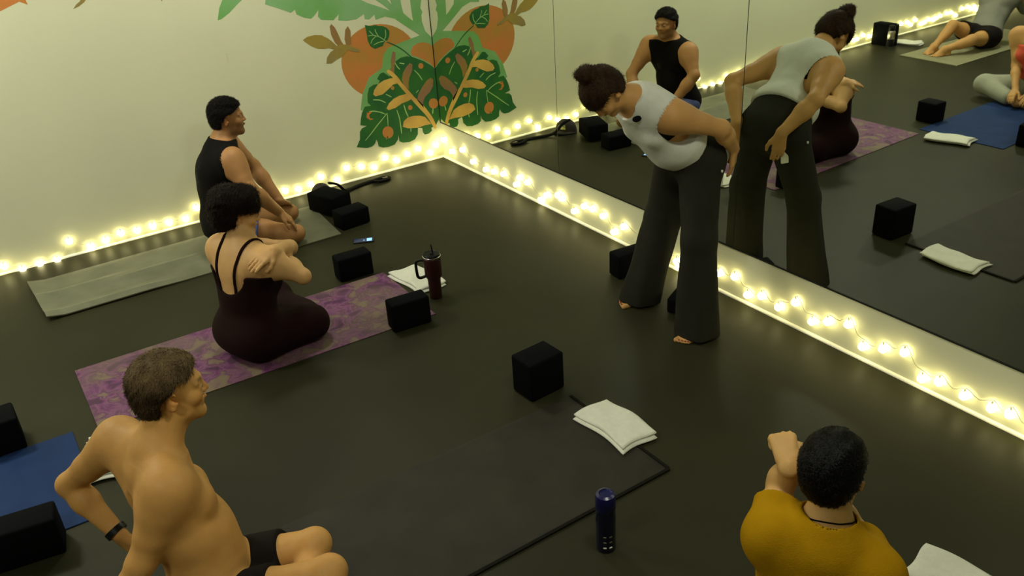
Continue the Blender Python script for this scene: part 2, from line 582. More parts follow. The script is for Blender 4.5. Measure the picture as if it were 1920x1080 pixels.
SKIN = {}
def skin_mat(name, rough=.5, sss=.08):
    if name not in SKIN:
        SKIN[name] = mat(name, (0.5, 0.3, 0.18, 1), rough=rough, attr='tint', noise=.07, nscale=14, bump=.10, bscale=220, sss=sss, spec=.22)
    return SKIN[name]

def skin_tint(V, base, C, A, sc=1.0, beard=0.0, blush=.25):
    base = np.asarray(base[:3])
    col = np.tile(base, (len(V), 1))
    q = head_local(V, C, A, sc)
    near = (np.abs(q) < .16).all(1)
    def g(x, y, z, r): return np.exp(-(((q[:, 0] - x) ** 2 + (q[:, 1] - y) ** 2 + (q[:, 2] - z) ** 2) / r ** 2)) * near
    red = np.array([base[0] * 1.02, base[1] * .72, base[2] * .62])
    for s in (-1, 1):
        m = g(.04 * s, .075, -.025, .026) * blush
        m = np.maximum(m, g(.082 * s, -.005, -.005, .03) * blush * 1.6)
        col = col * (1 - m[:, None]) + red * m[:, None]
    m = g(0, .11, -.022, .016) * blush
    col = col * (1 - m[:, None]) + red * m[:, None]
    lip = (np.exp(-((q[:, 0] / .022) ** 4)) * np.exp(-(((q[:, 2] + .0545) / .0085) ** 4)) * (q[:, 1] > .078) * near) * .7
    lc = np.array([base[0] * .85, base[1] * .5, base[2] * .5])
    col = col * (1 - lip[:, None]) + lc * lip[:, None]
    for s in (-1, 1):
        b = np.exp(-(((q[:, 0] - .032 * s) / .017) ** 4)) * np.exp(-(((q[:, 2] - .026 + abs(0) ) / .0055) ** 2)) * (q[:, 1] > .05) * near * .75
        col = col * (1 - b[:, None]) + np.array([.03, .018, .01]) * b[:, None]
    if beard:
        b = (sstep(-.015, -.045, q[:, 2]) * sstep(-.02, .02, q[:, 1]) * sstep(-.125, -.10, q[:, 2]) * near) * beard
        b = b * (1 - .7 * lip)
        col = col * (1 - b[:, None]) + np.array([.06, .035, .018]) * b[:, None]
    return col

def eyes(C, A, sc, parent, base):
    for s in (-1, 1):
        c = np.asarray(C) + sc * (A[0] * .031 * s + A[1] * .0768 + A[2] * .001)
        bm = bmesh.new()
        bmesh.ops.create_uvsphere(bm, u_segments=12, v_segments=8, radius=.0125 * sc)
        bmesh.ops.translate(bm, verts=bm.verts, vec=Vector(c - base))
        bm_obj('eye', bm, M['eye'], parent, smooth=True)
        c2 = c + A[1] * .0062 * sc
        bm = bmesh.new()
        bmesh.ops.create_uvsphere(bm, u_segments=10, v_segments=6, radius=.0072 * sc)
        bmesh.ops.translate(bm, verts=bm.verts, vec=Vector(c2 - base))
        bm_obj('iris', bm, M['iris'], parent, smooth=True)

def smax(a, b, k):
    h_ = np.maximum(k - np.abs(a - b), 0) / k
    return np.maximum(a, b) + h_ * h_ * k * .25

def planes(*hs):
    """keeps the side where (P - pt).n < 0 for all"""
    def post(X, Y, Z, g):
        for pt, n in hs:
            n = nrm(n)
            g = np.maximum(g, (X - pt[0]) * n[0] + (Y - pt[1]) * n[1] + (Z - pt[2]) * n[2])
        return g
    return post

def skin_obj(S, parent, base, m, h, base_col, C, A, sc=1.0, beard=0.0, blush=.25, post=None, areola_tint=None):
    V, Q = S.mesh(h, post)
    col = skin_tint(V, base_col, C, A, sc, beard, blush)
    if areola_tint: col = areola_tint(V, col)
    mesh_obj('body', V - base, Q, m, parent, smooth=True, colors=col)
    return V, vnormals(V, Q)

def snap(pts, V, N, off=.003):
    out = []
    for p in pts:
        i = np.argmin(((V - np.asarray(p)) ** 2).sum(1))
        out.append(V[i] + N[i] * off)
    out = np.array(out)
    for _ in range(2): out[1:-1] = (out[:-2] + 2 * out[1:-1] + out[2:]) / 4
    return out

def cloth_obj(name, S, parent, base, m, h, post=None, fold=(.003, 14, 1), colf=None):
    V, Q = S.mesh(h, post)
    N = vnormals(V, Q)
    V = V + N * folds(V, fold[2], fold[0], fold[1])[:, None]
    return mesh_obj(name, V - base, Q, m, parent, smooth=True, colors=colf(V) if colf else None)

# ------------------------------------------------------------------ materials
M = {}
M['wall'] = mat('wall_paint', srgb(222, 222, 190), rough=.75, noise=.03, nscale=1.3, bump=.04, bscale=90)
M['floor'] = mat('floor_vinyl', (0.0225, 0.0220, 0.0098, 1), rough=.50, noise=.16, nscale=1.6, bump=.02, bscale=30, spec=.14)
M['ceiling'] = mat('ceiling_paint', srgb(215, 212, 200), rough=.9)
M['trim'] = mat('trim_gloss', srgb(240, 238, 222), rough=.3)
M['mirror'] = mat('mirror_silver', (0.84, 0.88, 0.77, 1), rough=.012, metal=1.0)
M['mirror_edge'] = mat('mirror_edge', (0.02, 0.022, 0.018, 1), rough=.3)
M['block'] = mat('black_foam', (0.0022, 0.0024, 0.0034, 1), rough=.8, noise=.1, nscale=60, bump=.12, bscale=400, spec=.06)
M['towel'] = mat('white_terry', srgb(222, 222, 206), rough=.95, noise=.04, nscale=40, bump=.5, bscale=420, sheen=.2)
M['mat_grey'] = mat('mat_grey', srgb(104, 105, 84), rough=.6, noise=.2, nscale=5, bump=.1, bscale=300, spec=.3)
M['mat_dark'] = mat('mat_dark', (0.0200, 0.0175, 0.0105, 1), rough=.62, noise=.25, nscale=6, bump=.15, bscale=300, spec=.25)
M['mat_edge'] = mat('mat_edge', (0.006, 0.006, 0.004, 1), rough=.8, spec=.1)
M['mat_blue'] = mat('mat_blue', (0.013, 0.033, 0.105, 1), rough=.7, spec=.1, noise=.12, nscale=6, bump=.1, bscale=300)
M['mat_olive'] = mat('mat_olive', srgb(130, 128, 96), rough=.6, noise=.1, nscale=6)
M['black'] = mat('black_cloth', (0.004, 0.004, 0.004, 1), rough=.9, noise=.15, nscale=20, bump=.2, bscale=200, spec=.1)
M['black_plastic'] = mat('black_plastic', (0.005, 0.005, 0.0055, 1), rough=.4, spec=.2)
M['white_plastic'] = mat('white_plastic', srgb(225, 225, 215), rough=.4)
M['eye'] = mat('eye_white', (0.36, 0.34, 0.30, 1), rough=.3)
M['iris'] = mat('eye_iris', (0.03, 0.018, 0.01, 1), rough=.15)
M['bulb'] = mat('bulb_glass', (1, .95, .75, 1), rough=.3, emis=(1.0, .88, .42, 1), estr=BULB_POWER)
M['cord'] = mat('cord_clear', srgb(215, 210, 185), rough=.4)
M['shoe_red'] = mat('toe_red', (0.25, 0.02, 0.015, 1), rough=.5)

# ------------------------------------------------------------------ the room
X0, Y0, ZC = -10.0, -8.2, 3.1
def slab(name, *a, m, parent=None):
    o = bm_obj(name, box_bm(*a), m, parent)
    if parent is None: o['kind'] = 'structure'
    return o
slab('floor', X0 - .1, .1, Y0 - .1, .1, -.1, 0, m=M['floor'])
slab('ceiling', X0 - .1, .1, Y0 - .1, .1, ZC, ZC + .1, m=M['ceiling'])
wall_left = slab('wall_left', X0 - .1, .1, 0, .1, 0, ZC, m=M['wall'])
wall_right = slab('wall_right', .0, .1, Y0, 0, 0, ZC, m=M['wall'])
slab('wall_back', X0 - .1, X0, Y0, 0, 0, ZC, m=M['wall'])
slab('wall_near', X0 - .1, .1, Y0 - .1, Y0, 0, ZC, m=M['wall'])

def quarter_round(name, p0, p1, nrm_dir, r=.014):
    bm = bmesh.new()
    rings = []
    for p in (p0, p1):
        ring = [bm.verts.new((p[0], p[1], 0.0005))]
        for k in range(7):
            a = math.pi / 2 * k / 6
            ring.append(bm.verts.new((p[0] + nrm_dir[0] * r * math.cos(a), p[1] + nrm_dir[1] * r * math.cos(a), .0005 + r * math.sin(a))))
        rings.append(ring)
    for i in range(8):
        bm.faces.new((rings[0][i], rings[0][(i + 1) % 8], rings[1][(i + 1) % 8], rings[1][i]))
    bm.faces.new(rings[0]); bm.faces.new(rings[1][::-1])
    o = bm_obj(name, bm, M['trim']); o['kind'] = 'structure'
quarter_round('baseboard_left', (X0, -.0005, 0), (-.001, -.0005, 0), (0, -1))
quarter_round('baseboard_right', (-.0005, Y0, 0), (-.0005, -.015, 0), (-1, 0))

# wall mirror: four glass panels standing on a thin ledge, dark gaps between
edges = [-.006, -1.635, -3.21, -4.80, -6.39]
MZ0, MZ1 = .302, 2.45
slab('trim_1', -.006, 0, -6.39, -.001, MZ0 - .010, MZ0 - .001, m=M['mirror_edge'])
plab = ['wall mirror panel nearest the painted corner', 'wall mirror panel behind the bending instructor, second from the corner',
        'wall mirror panel reflecting the middle block and towel, third from the corner', 'fourth wall mirror panel from the corner, at the right edge of the picture']
for i in range(4):
    y1, y0 = edges[i], edges[i + 1]
    e = empty('mirror_panel', (0, (y0 + y1) / 2, MZ0), plab[i], 'mirror', 'mirror panels on the right wall')
    yc = (y0 + y1) / 2
    bm = box_bm(-.005, -.0003, y0 - yc + .004, y1 - yc - .001, 0, MZ1 - MZ0)
    bm_obj('glass', bm, M['mirror'], e)
    bm = box_bm(-.0046, -.0002, y0 - yc - .001, y0 - yc + .0038, 0, MZ1 - MZ0)
    bm_obj('edge_strip', bm, M['mirror_edge'], e)

slab('trim_2', -.008, 0, -.006, -.0001, MZ0 - .01, ZC, m=M['mirror_edge'])
# ------------------------------------------------------------------ mural painted on wall_left, as thin coats of paint
def pmat(name, c, noise=.1, col2=None, ns=5):
    return mat(name, c, rough=.7, noise=noise, nscale=ns, col2=col2)
PM = dict(lgreen=pmat('paint_light_green', srgb(138, 186, 128), col2=srgb(116, 176, 98), ns=2.0),
          orange=pmat('paint_orange', srgb(208, 128, 62), col2=srgb(186, 136, 56), ns=4),
          dgreen=pmat('paint_dark_green', srgb(40, 108, 36), col2=srgb(24, 96, 44), ns=4),
          gold=pmat('paint_gold', srgb(232, 188, 92), col2=srgb(206, 160, 78), ns=3),
          brown=pmat('paint_brown', srgb(158, 122, 60), col2=srgb(150, 112, 78), ns=4),
          ochre=pmat('paint_ochre', srgb(164, 140, 60), col2=srgb(150, 132, 74), ns=5),
          cream=pmat('paint_cream', srgb(222, 222, 190), noise=.03),
          vein=pmat('paint_vein', srgb(158, 200, 118)))
MURAL = [
    ('painted_fruit', 'orange', 1, [(-0.1365, 0.8168),(-0.1462, 0.7728),(-0.1642, 0.7313),(-0.19, 0.6933),(-0.2228, 0.6599),(-0.2619, 0.632),(-0.3061, 0.6104),(-0.3541, 0.5956),(-0.4048, 0.588),(-0.4568, 0.5876),(-0.5086, 0.5945),(-0.559, 0.6083),(-0.6066, 0.6286),(-0.6504, 0.6548),(-0.6892, 0.6862),(-0.7223, 0.722),(-0.7488, 0.7611),(-0.7683, 0.8026),(-0.7803, 0.8456),(-0.7848, 0.889),(-0.7817, 0.9318),(-0.771, 0.973),(-0.7532, 1.0118),(-0.7285, 1.0472),(-0.6977, 1.0786),(-0.6614, 1.1051),(-0.6203, 1.1261),(-0.5755, 1.1413),(-0.5278, 1.1501),(-0.4784, 1.1524),(-0.4283, 1.148),(-0.3788, 1.137),(-0.331, 1.1195),(-0.2861, 1.0958),(-0.2453, 1.0664),(-0.2096, 1.0321),(-0.1799, 0.9935),(-0.1572, 0.9516),(-0.1421, 0.9074),(-0.1351, 0.8621)]),
    ('painted_palm_leaf', 'lgreen', 2, [(-1.275, 1.4121),(-1.1935, 1.3754),(-1.104, 1.3297),(-1.0691, 1.3464),(-1.0634, 1.3127),(-1.0127, 1.283),(-0.9627, 1.268),(-0.9304, 1.2891),(-0.8961, 1.3211),(-0.9083, 1.2747),(-0.8881, 1.2492),(-0.7955, 1.2314),(-0.7472, 1.2693),(-0.7586, 1.2257),(-0.6931, 1.2119),(-0.616, 1.2116),(-0.5509, 1.2402),(-0.5482, 1.2014),(-0.514, 1.1962),(-0.466, 1.2237),(-0.4629, 1.1845),(-0.3813, 1.1955),(-0.3042, 1.1682),(-0.2134, 1.0949),(-0.1072, 1.0135),(-0.2833, 0.9857),(-0.3917, 0.9636),(-0.4344, 0.9186),(-0.462, 0.8219),(-0.5777, 0.7739),(-0.6483, 0.6642),(-0.6851, 0.5426),(-0.5848, 0.4834),(-0.2171, 0.4049),(-0.0005, 0.3045),(-0.0005, 0.8114),(-0.0005, 1.4136),(-1.231, 1.5751)]),
    ('painted_petal', 'cream', 3, [(-0.0427, 1.3461),(-0.0777, 1.2135),(-0.0627, 1.1836),(-0.0748, 1.1614),(-0.076, 1.1136),(-0.0569, 1.038),(-0.0023, 0.976),(-0.0005, 0.9689),(-0.0005, 1.3369)]),
    ('painted_gap', 'cream', 3, [(-0.2402, 1.3725),(-0.2367, 1.2639),(-0.2271, 1.1999),(-0.1867, 1.1584),(-0.1534, 1.1295),(-0.1575, 1.2054),(-0.1601, 1.3618)]),
    ('painted_gap', 'cream', 3, [(-0.6237, 1.3792),(-0.5056, 1.3099),(-0.4026, 1.2645),(-0.3359, 1.2316),(-0.395, 1.2865),(-0.4424, 1.3238),(-0.491, 1.4061),(-0.6167, 1.4229)]),
    ('painted_gap', 'cream', 3, [(-0.3539, 1.3877),(-0.3472, 1.3104),(-0.3164, 1.2753),(-0.3253, 1.3074),(-0.3104, 1.3819)]),
    ('painted_fruit', 'orange', 3, [(-0.2013, 0.9026),(-0.1777, 0.9396),(-0.1332, 0.9566),(-0.0811, 0.9562),(-0.0311, 0.9355),(-0.0005, 0.9073),(-0.0005, 0.7342),(-0.0486, 0.7886),(-0.1376, 0.8461),(-0.1957, 0.8729)]),
    ('painted_palm_leaf', 'lgreen', 1, [(-1.619, 1.3569),(-1.5913, 1.4331),(-1.5642, 1.4742),(-1.5128, 1.56),(-1.3115, 1.5507),(-1.3924, 1.485),(-1.4653, 1.4393),(-1.5306, 1.3928),(-1.5928, 1.36)]),
    ('painted_sprig', 'ochre', 1, [(-2.4783, 1.5553),(-2.4529, 1.5803),(-2.4269, 1.5957),(-2.4033, 1.6368),(-2.3536, 1.6364),(-2.4047, 1.5862),(-2.4413, 1.5659)]),
    ('painted_flower', 'orange', 1, [(-2.9419, 1.6501),(-2.8587, 1.738),(-2.6652, 1.7124),(-2.7206, 1.6432),(-2.7171, 1.615),(-2.7568, 1.6391),(-2.8211, 1.6176),(-2.8721, 1.6004),(-2.9302, 1.5968)]),
    ('painted_sprig', 'ochre', 1, [(-1.9522, 1.5819),(-1.9491, 1.5251),(-1.9063, 1.5757)]),
    ('painted_sprig', 'ochre', 4, [(-1.0484, 1.1319),(-1.0127, 1.1486),(-0.9546, 1.1524),(-0.9026, 1.1421),(-0.8577, 1.112),(-0.8253, 1.0797),(-0.8008, 1.0486),(-0.8399, 1.0435),(-0.8988, 1.0439),(-0.9512, 1.0547),(-0.9961, 1.0815),(-1.028, 1.1096)]),
    ('painted_sprig', 'brown', 4, [(-0.8316, 1.1915),(-0.8162, 1.2081),(-0.7919, 1.1777),(-0.7747, 1.1291),(-0.7585, 1.0725),(-0.7384, 1.0381),(-0.7743, 1.0285),(-0.8095, 1.0732),(-0.8294, 1.1303)]),
    ('painted_sprig', 'brown', 4, [(-0.7159, 1.1504),(-0.6908, 1.1734),(-0.6753, 1.1363),(-0.6816, 1.0831),(-0.6856, 1.0448),(-0.7229, 1.0276),(-0.731, 1.0835)]),
    ('painted_sprig', 'ochre', 4, [(-0.9003, 0.9373),(-0.889, 0.9782),(-0.8532, 1.0148),(-0.8034, 1.0335),(-0.7439, 1.0312),(-0.7272, 1.001),(-0.7628, 0.9679),(-0.8215, 0.9507),(-0.8632, 0.9306)]),
    ('painted_sprig', 'ochre', 5, [(-0.8789, 1.0617), (-0.8075, 1.0342), (-0.7451, 1.0236), (-0.6832, 1.0052), (-0.6218, 0.979)], 0.0127),
    ('painted_sprig', 'ochre', 6, [(-0.817, 1.028), (-0.7814, 1.0375), (-0.7229, 1.0276), (-0.6832, 1.0052), (-0.6511, 0.9879)], 0.0164),
    ('painted_small_leaf', 'dgreen', 5, [(-0.5552, 1.1605),(-0.5119, 1.1463),(-0.4693, 1.1472),(-0.4442, 1.1357),(-0.4127, 1.1308),(-0.3826, 1.1147),(-0.3625, 1.0878),(-0.3671, 1.0551),(-0.3845, 1.0243),(-0.4131, 1.0147),(-0.4334, 0.9873),(-0.4722, 0.9813),(-0.4978, 0.976),(-0.5337, 1.0013),(-0.5482, 1.0465),(-0.5485, 1.0938)]),
    ('painted_stem', 'dgreen', 5, [(-0.3972, 1.012), (-0.3362, 0.9777), (-0.2805, 0.939), (-0.2357, 0.897), (-0.1959, 0.8553)], 0.0047),
    ('painted_vein', 'vein', 6, [(-0.3972, 1.012), (-0.4455, 1.0535), (-0.4958, 1.0759), (-0.5433, 1.0789)], 0.0031),
    ('painted_vein', 'vein', 6, [(-0.4553, 1.0598), (-0.4761, 1.1011), (-0.4765, 1.1201)], 0.0031),
    ('painted_vein', 'vein', 6, [(-0.4756, 1.0679), (-0.5111, 1.0452), (-0.5278, 1.0194)], 0.0031),
    ('painted_vein', 'vein', 6, [(-0.4171, 1.0249), (-0.3959, 1.0597), (-0.3952, 1.1025)], 0.0031),
    ('painted_vein', 'vein', 6, [(-0.4958, 1.0759), (-0.5184, 1.1031), (-0.5274, 1.114)], 0.0031),
    ('painted_vein', 'vein', 6, [(-0.4178, 1.0202), (-0.4614, 1.0179), (-0.5062, 1.0062)], 0.0031),
    ('painted_large_leaf', 'dgreen', 5, [(-0.7611, 0.2623),(-0.7251, 0.3166),(-0.7158, 0.3766),(-0.696, 0.398),(-0.6504, 0.4085),(-0.7049, 0.4256),(-0.693, 0.4742),(-0.6777, 0.5167),(-0.6471, 0.5599),(-0.5928, 0.5567),(-0.6181, 0.5852),(-0.6106, 0.6489),(-0.5906, 0.6948),(-0.5499, 0.7118),(-0.5119, 0.7094),(-0.4924, 0.7306),(-0.5137, 0.7495),(-0.4847, 0.7837),(-0.4562, 0.7902),(-0.41, 0.7498),(-0.3628, 0.769),(-0.3615, 0.8105),(-0.3364, 0.8554),(-0.295, 0.8728),(-0.2385, 0.8757),(-0.1844, 0.8563),(-0.0982, 0.813),(-0.0341, 0.7661),(-0.0005, 0.7274),(-0.0005, 0.6584),(-0.0005, 0.5327),(-0.0005, 0.3859),(-0.0136, 0.3274),(-0.0492, 0.2811),(-0.0929, 0.2691),(-0.0899, 0.2435),(-0.122, 0.2268),(-0.1579, 0.2273),(-0.172, 0.2489),(-0.1744, 0.2872),(-0.2148, 0.2962),(-0.2214, 0.2439),(-0.2532, 0.2079),(-0.304, 0.198),(-0.3617, 0.2049),(-0.3917, 0.2237),(-0.3926, 0.2774),(-0.4034, 0.2404),(-0.4368, 0.2074),(-0.4895, 0.2005),(-0.5402, 0.206),(-0.5772, 0.2243),(-0.5793, 0.2566),(-0.5886, 0.2851),(-0.6043, 0.255),(-0.6317, 0.2371),(-0.6767, 0.2351)]),
    ('painted_branch_leaf', 'gold', 6, [(-0.4687, 0.5084),(-0.4412, 0.5438),(-0.3981, 0.5708),(-0.3451, 0.5857),(-0.2878, 0.5875),(-0.2486, 0.5797),(-0.2304, 0.542),(-0.2724, 0.5298),(-0.331, 0.5211),(-0.3912, 0.4974),(-0.4486, 0.4918)]),
    ('painted_branch_leaf', 'gold', 6, [(-0.564, 0.6396),(-0.5504, 0.672),(-0.5119, 0.7094),(-0.4595, 0.7293),(-0.4034, 0.7336),(-0.3485, 0.7263),(-0.3372, 0.6858),(-0.3885, 0.6806),(-0.4314, 0.6536),(-0.4857, 0.624),(-0.5469, 0.6211)]),
    ('painted_branch_leaf', 'gold', 6, [(-0.3468, 0.334),(-0.3332, 0.3754),(-0.2953, 0.3988),(-0.2426, 0.4012),(-0.1853, 0.3911),(-0.1404, 0.3708),(-0.0891, 0.3007),(-0.1487, 0.303),(-0.2206, 0.2975),(-0.301, 0.3111)]),
    ('painted_branch_leaf', 'brown', 6, [(-0.3063, 0.7052),(-0.2881, 0.7571),(-0.2546, 0.796),(-0.2231, 0.8203),(-0.2, 0.8061),(-0.2085, 0.7575),(-0.2372, 0.7123),(-0.2519, 0.6694),(-0.255, 0.619),(-0.2908, 0.6515)]),
    ('painted_branch_leaf', 'brown', 6, [(-0.1927, 0.5187),(-0.1779, 0.5625),(-0.134, 0.6159),(-0.0879, 0.6585),(-0.0511, 0.6721),(-0.031, 0.6529),(-0.0392, 0.6027),(-0.0701, 0.5619),(-0.121, 0.5303),(-0.1432, 0.493),(-0.1431, 0.4456),(-0.1744, 0.4784)]),
    ('painted_branch_leaf', 'brown', 6, [(-0.4081, 0.7793),(-0.3832, 0.8144),(-0.3784, 0.8727),(-0.3536, 0.932),(-0.3333, 0.9187),(-0.344, 0.8568),(-0.3572, 0.8097),(-0.3688, 0.7421)]),
    ('painted_berry', 'orange', 7, [(-0.4344, 0.3081),(-0.4406, 0.2903),(-0.4532, 0.2769),(-0.4701, 0.2699),(-0.4888, 0.2703),(-0.5065, 0.2782),(-0.5203, 0.2922),(-0.5283, 0.3102),(-0.5292, 0.3294),(-0.523, 0.347),(-0.5106, 0.3603),(-0.4938, 0.3673),(-0.4752, 0.367),(-0.4576, 0.3593),(-0.4436, 0.3454),(-0.4355, 0.3274)]),
    ('painted_berry', 'orange', 7, [(-0.0087, 0.4548),(-0.0137, 0.4397),(-0.0244, 0.4283),(-0.0391, 0.4222),(-0.0556, 0.4225),(-0.0713, 0.4289),(-0.0838, 0.4407),(-0.0913, 0.4558),(-0.0926, 0.4721),(-0.0876, 0.487),(-0.077, 0.4983),(-0.0624, 0.5044),(-0.046, 0.5043),(-0.0303, 0.4979),(-0.0177, 0.4863),(-0.0101, 0.4712)]),
    ('painted_berry', 'orange', 7, [(-0.105, 0.7759),(-0.1078, 0.7679),(-0.1135, 0.7617),(-0.1215, 0.7584),(-0.1303, 0.7583),(-0.1387, 0.7615),(-0.1455, 0.7676),(-0.1495, 0.7755),(-0.1501, 0.7841),(-0.1474, 0.7921),(-0.1416, 0.7982),(-0.1338, 0.8016),(-0.1249, 0.8017),(-0.1165, 0.7985),(-0.1098, 0.7925),(-0.1057, 0.7846)]),
    ('painted_berry', 'orange', 7, [(-0.2432, 0.4696),(-0.2456, 0.4626),(-0.2506, 0.4573),(-0.2573, 0.4545),(-0.2649, 0.4546),(-0.272, 0.4576),(-0.2777, 0.463),(-0.281, 0.4701),(-0.2815, 0.4776),(-0.2791, 0.4846),(-0.2742, 0.4899),(-0.2675, 0.4927),(-0.2599, 0.4926),(-0.2528, 0.4897),(-0.2471, 0.4843),(-0.2437, 0.4772)]),
    ('painted_berry', 'orange', 7, [(-0.3787, 0.6534),(-0.3807, 0.6478),(-0.3847, 0.6436),(-0.3901, 0.6412),(-0.3962, 0.6412),(-0.4019, 0.6435),(-0.4064, 0.6478),(-0.409, 0.6534),(-0.4093, 0.6594),(-0.4074, 0.665),(-0.4034, 0.6692),(-0.398, 0.6715),(-0.392, 0.6716),(-0.3863, 0.6693),(-0.3818, 0.665),(-0.3791, 0.6595)]),
    ('painted_berry', 'orange', 7, [(-0.6338, 0.5176),(-0.5912, 0.5086),(-0.6216, 0.4895),(-0.6179, 0.4631),(-0.5886, 0.4516),(-0.6172, 0.4455),(-0.6459, 0.4743)]),
    ('painted_vein', 'vein', 7, [(-0.684, 0.2966), (-0.6273, 0.3411), (-0.5698, 0.3907), (-0.5129, 0.4353), (-0.4682, 0.4723)], 0.0044),
    ('painted_vein', 'vein', 7, [(-0.4682, 0.4723), (-0.4706, 0.4157), (-0.4762, 0.3595)], 0.0036),
    ('painted_vein', 'vein', 7, [(-0.3822, 0.48), (-0.3682, 0.4145), (-0.3653, 0.3508), (-0.3653, 0.2818)], 0.0047),
    ('painted_vein', 'vein', 7, [(-0.3156, 0.5076), (-0.3055, 0.4534), (-0.289, 0.4027)], 0.0047),
    ('painted_vein', 'vein', 7, [(-0.5722, 0.599), (-0.5137, 0.5841), (-0.4678, 0.5543)], 0.0047),
    ('painted_vein', 'vein', 7, [(-0.1911, 0.7593), (-0.1562, 0.7174), (-0.1278, 0.6661)], 0.004),
    ('painted_vein', 'vein', 7, [(-0.4584, 0.6205), (-0.4124, 0.589)], 0.004),
    ('painted_vein', 'vein', 7, [(-0.3489, 0.8458), (-0.3315, 0.81), (-0.3123, 0.7866)], 0.0044),
    ('painted_vein', 'vein', 7, [(-0.3112, 0.8361), (-0.2682, 0.8214)], 0.0047),
    ('painted_vein', 'vein', 7, [(-0.6402, 0.5118), (-0.5904, 0.5135), (-0.527, 0.4919), (-0.4806, 0.4646)], 0.0044),
    ('painted_vein', 'vein', 7, [(-0.4863, 0.2881), (-0.5032, 0.2655)], 0.0036),
    ('painted_vein', 'vein', 7, [(-0.0597, 0.4282), (-0.0675, 0.3819)], 0.0047),
    ('painted_vein', 'vein', 7, [(-0.2777, 0.3102), (-0.2818, 0.279)], 0.0044),
    ('painted_vein', 'vein', 7, [(-0.1968, 0.5787), (-0.1712, 0.5974)], 0.0036),
    ('painted_branch', 'gold', 6, [(-0.0523, 0.2547), (-0.0946, 0.3556), (-0.1642, 0.4658), (-0.2248, 0.5408)], 0.0182),
    ('painted_branch', 'gold', 8, [(-0.105, 0.3685), (-0.1858, 0.4808), (-0.2645, 0.5901), (-0.322, 0.6728), (-0.379, 0.749)], 0.0164),
    ('painted_branch', 'gold', 7, [(-0.3123, 0.6608), (-0.3496, 0.7184), (-0.3878, 0.7656), (-0.4222, 0.7968)], 0.0164),
]
for name, mk, layer, pts, *wd in MURAL:
    y = -.0005 * layer
    if wd:
        P = spline([(a, y, b) for a, b in pts], 5)
        V, F = [], []
        for i, p in enumerate(P):
            a, b = P[max(i - 1, 0)], P[min(i + 1, len(P) - 1)]
            t = nrm((b[0] - a[0], 0, b[2] - a[2])); w_ = wd[0] * (1 - .45 * abs(2 * i / (len(P) - 1) - 1) ** 3)
            V += [(p[0] - t[2] * w_, y, p[2] + t[0] * w_), (p[0] + t[2] * w_, y, p[2] - t[0] * w_)]
            if i: F.append((2 * i - 2, 2 * i - 1, 2 * i + 1, 2 * i))
        mesh_obj(name, V, F, PM[mk], wall_left)
    else:
        n = len(pts)
        V = [(a, y, b) for a, b in pts] + [(a, -.0001, b) for a, b in pts]
        F = [tuple(range(n))] + [(i, (i + 1) % n, n + (i + 1) % n, n + i) for i in range(n)]
        mesh_obj(name, V, F, PM[mk], wall_left)
bm_obj('wall_scuff', box_bm(-.002, .002, -.001, 0, -.03, .03), M['cord'], wall_left, loc=(-1.608, -0.001, 1.105))

# ------------------------------------------------------------------ fairy lights
def globe_mesh():
    bm = bmesh.new()
    bmesh.ops.create_uvsphere(bm, u_segments=8, v_segments=6, radius=.0205)
    me = bpy.data.meshes.new('bulb'); bm.to_mesh(me); bm.free()
    me.polygons.foreach_set('use_smooth', np.ones(len(me.polygons), dtype=bool))
    me.materials.append(M['bulb'])
    return me
def socket_mesh():
    bm = lathe_bm([(.0035, .018), (.0045, .020), (.004, .030), (.002, .034)], 8)
    me = bpy.data.meshes.new('socket'); bm.to_mesh(me); bm.free()
    me.materials.append(M['cord'])
    return me
GM, SM = globe_mesh(), socket_mesh()
def string_light(pts, label):
    base = Vector(pts[0])
    e = empty('string_light', base, label, 'string lights', 'strings of fairy lights along the floor edge')
    path = []
    for i, p in enumerate(pts):
        off = Vector((0, .012, 0)) if abs(p[1]) < .05 else Vector((.012, 0, 0))
        path.append(Vector(p) + off + Vector((0, 0, .032)) - base)
        if i < len(pts) - 1:
            q = (Vector(p) + Vector(pts[i + 1])) / 2
            path.append(q + off + Vector((0, 0, -.006 + .02 * random.random())) - base)
    bm_obj('cord', tube_bm(spline([tuple(p) for p in path], 3), .0022, 5), M['cord'], e, smooth=True)
    for p in pts:
        b = bpy.data.objects.new('bulb', GM); b.location = Vector(p) - base; link(b, e)
        s = bpy.data.objects.new('socket', SM); link(s, b)
A_PTS = [(-3.414, 0.044), (-3.317, 0.058), (-3.222, 0.004), (-3.116, 0.013), (-3.009, 0.006), (-2.906, 0.112), (-2.788, 0.036), (-2.687, 0.053), (-2.583, 0.074), (-2.475, 0.063), (-2.37, 0.064), (-2.257, 0.06),
         (-2.141, 0.055), (-2.051, 0.116), (-1.945, 0.053), (-1.822, 0.077), (-1.679, 0.089), (-1.507, 0.131), (-1.389, 0.07), (-1.285, 0.055), (-1.183, 0.067), (-1.093, 0.105), (-0.965, 0.046), (-0.875, 0.124), (-0.751, 0.102),
         (-0.644, 0.071), (-0.541, 0.126), (-0.442, 0.079), (-0.341, 0.109), (-0.24, 0.13), (-0.133, 0.068), (-0.076, 0.123)]
string_light([(a, -.024, b) for a, b in A_PTS][::-1], 'string of fairy lights along the foot of the painted wall, behind the kneeling man')
far = []
x = A_PTS[0][0] - .09
while x > -9.3:
    far.append((x, -.024, .03 + .085 * random.random() + (.03 if x < -5.5 else 0)))
    x -= random.uniform(.055, .13)
string_light(far, 'fairy lights seen only in the mirror, along the wall behind the reclining person')
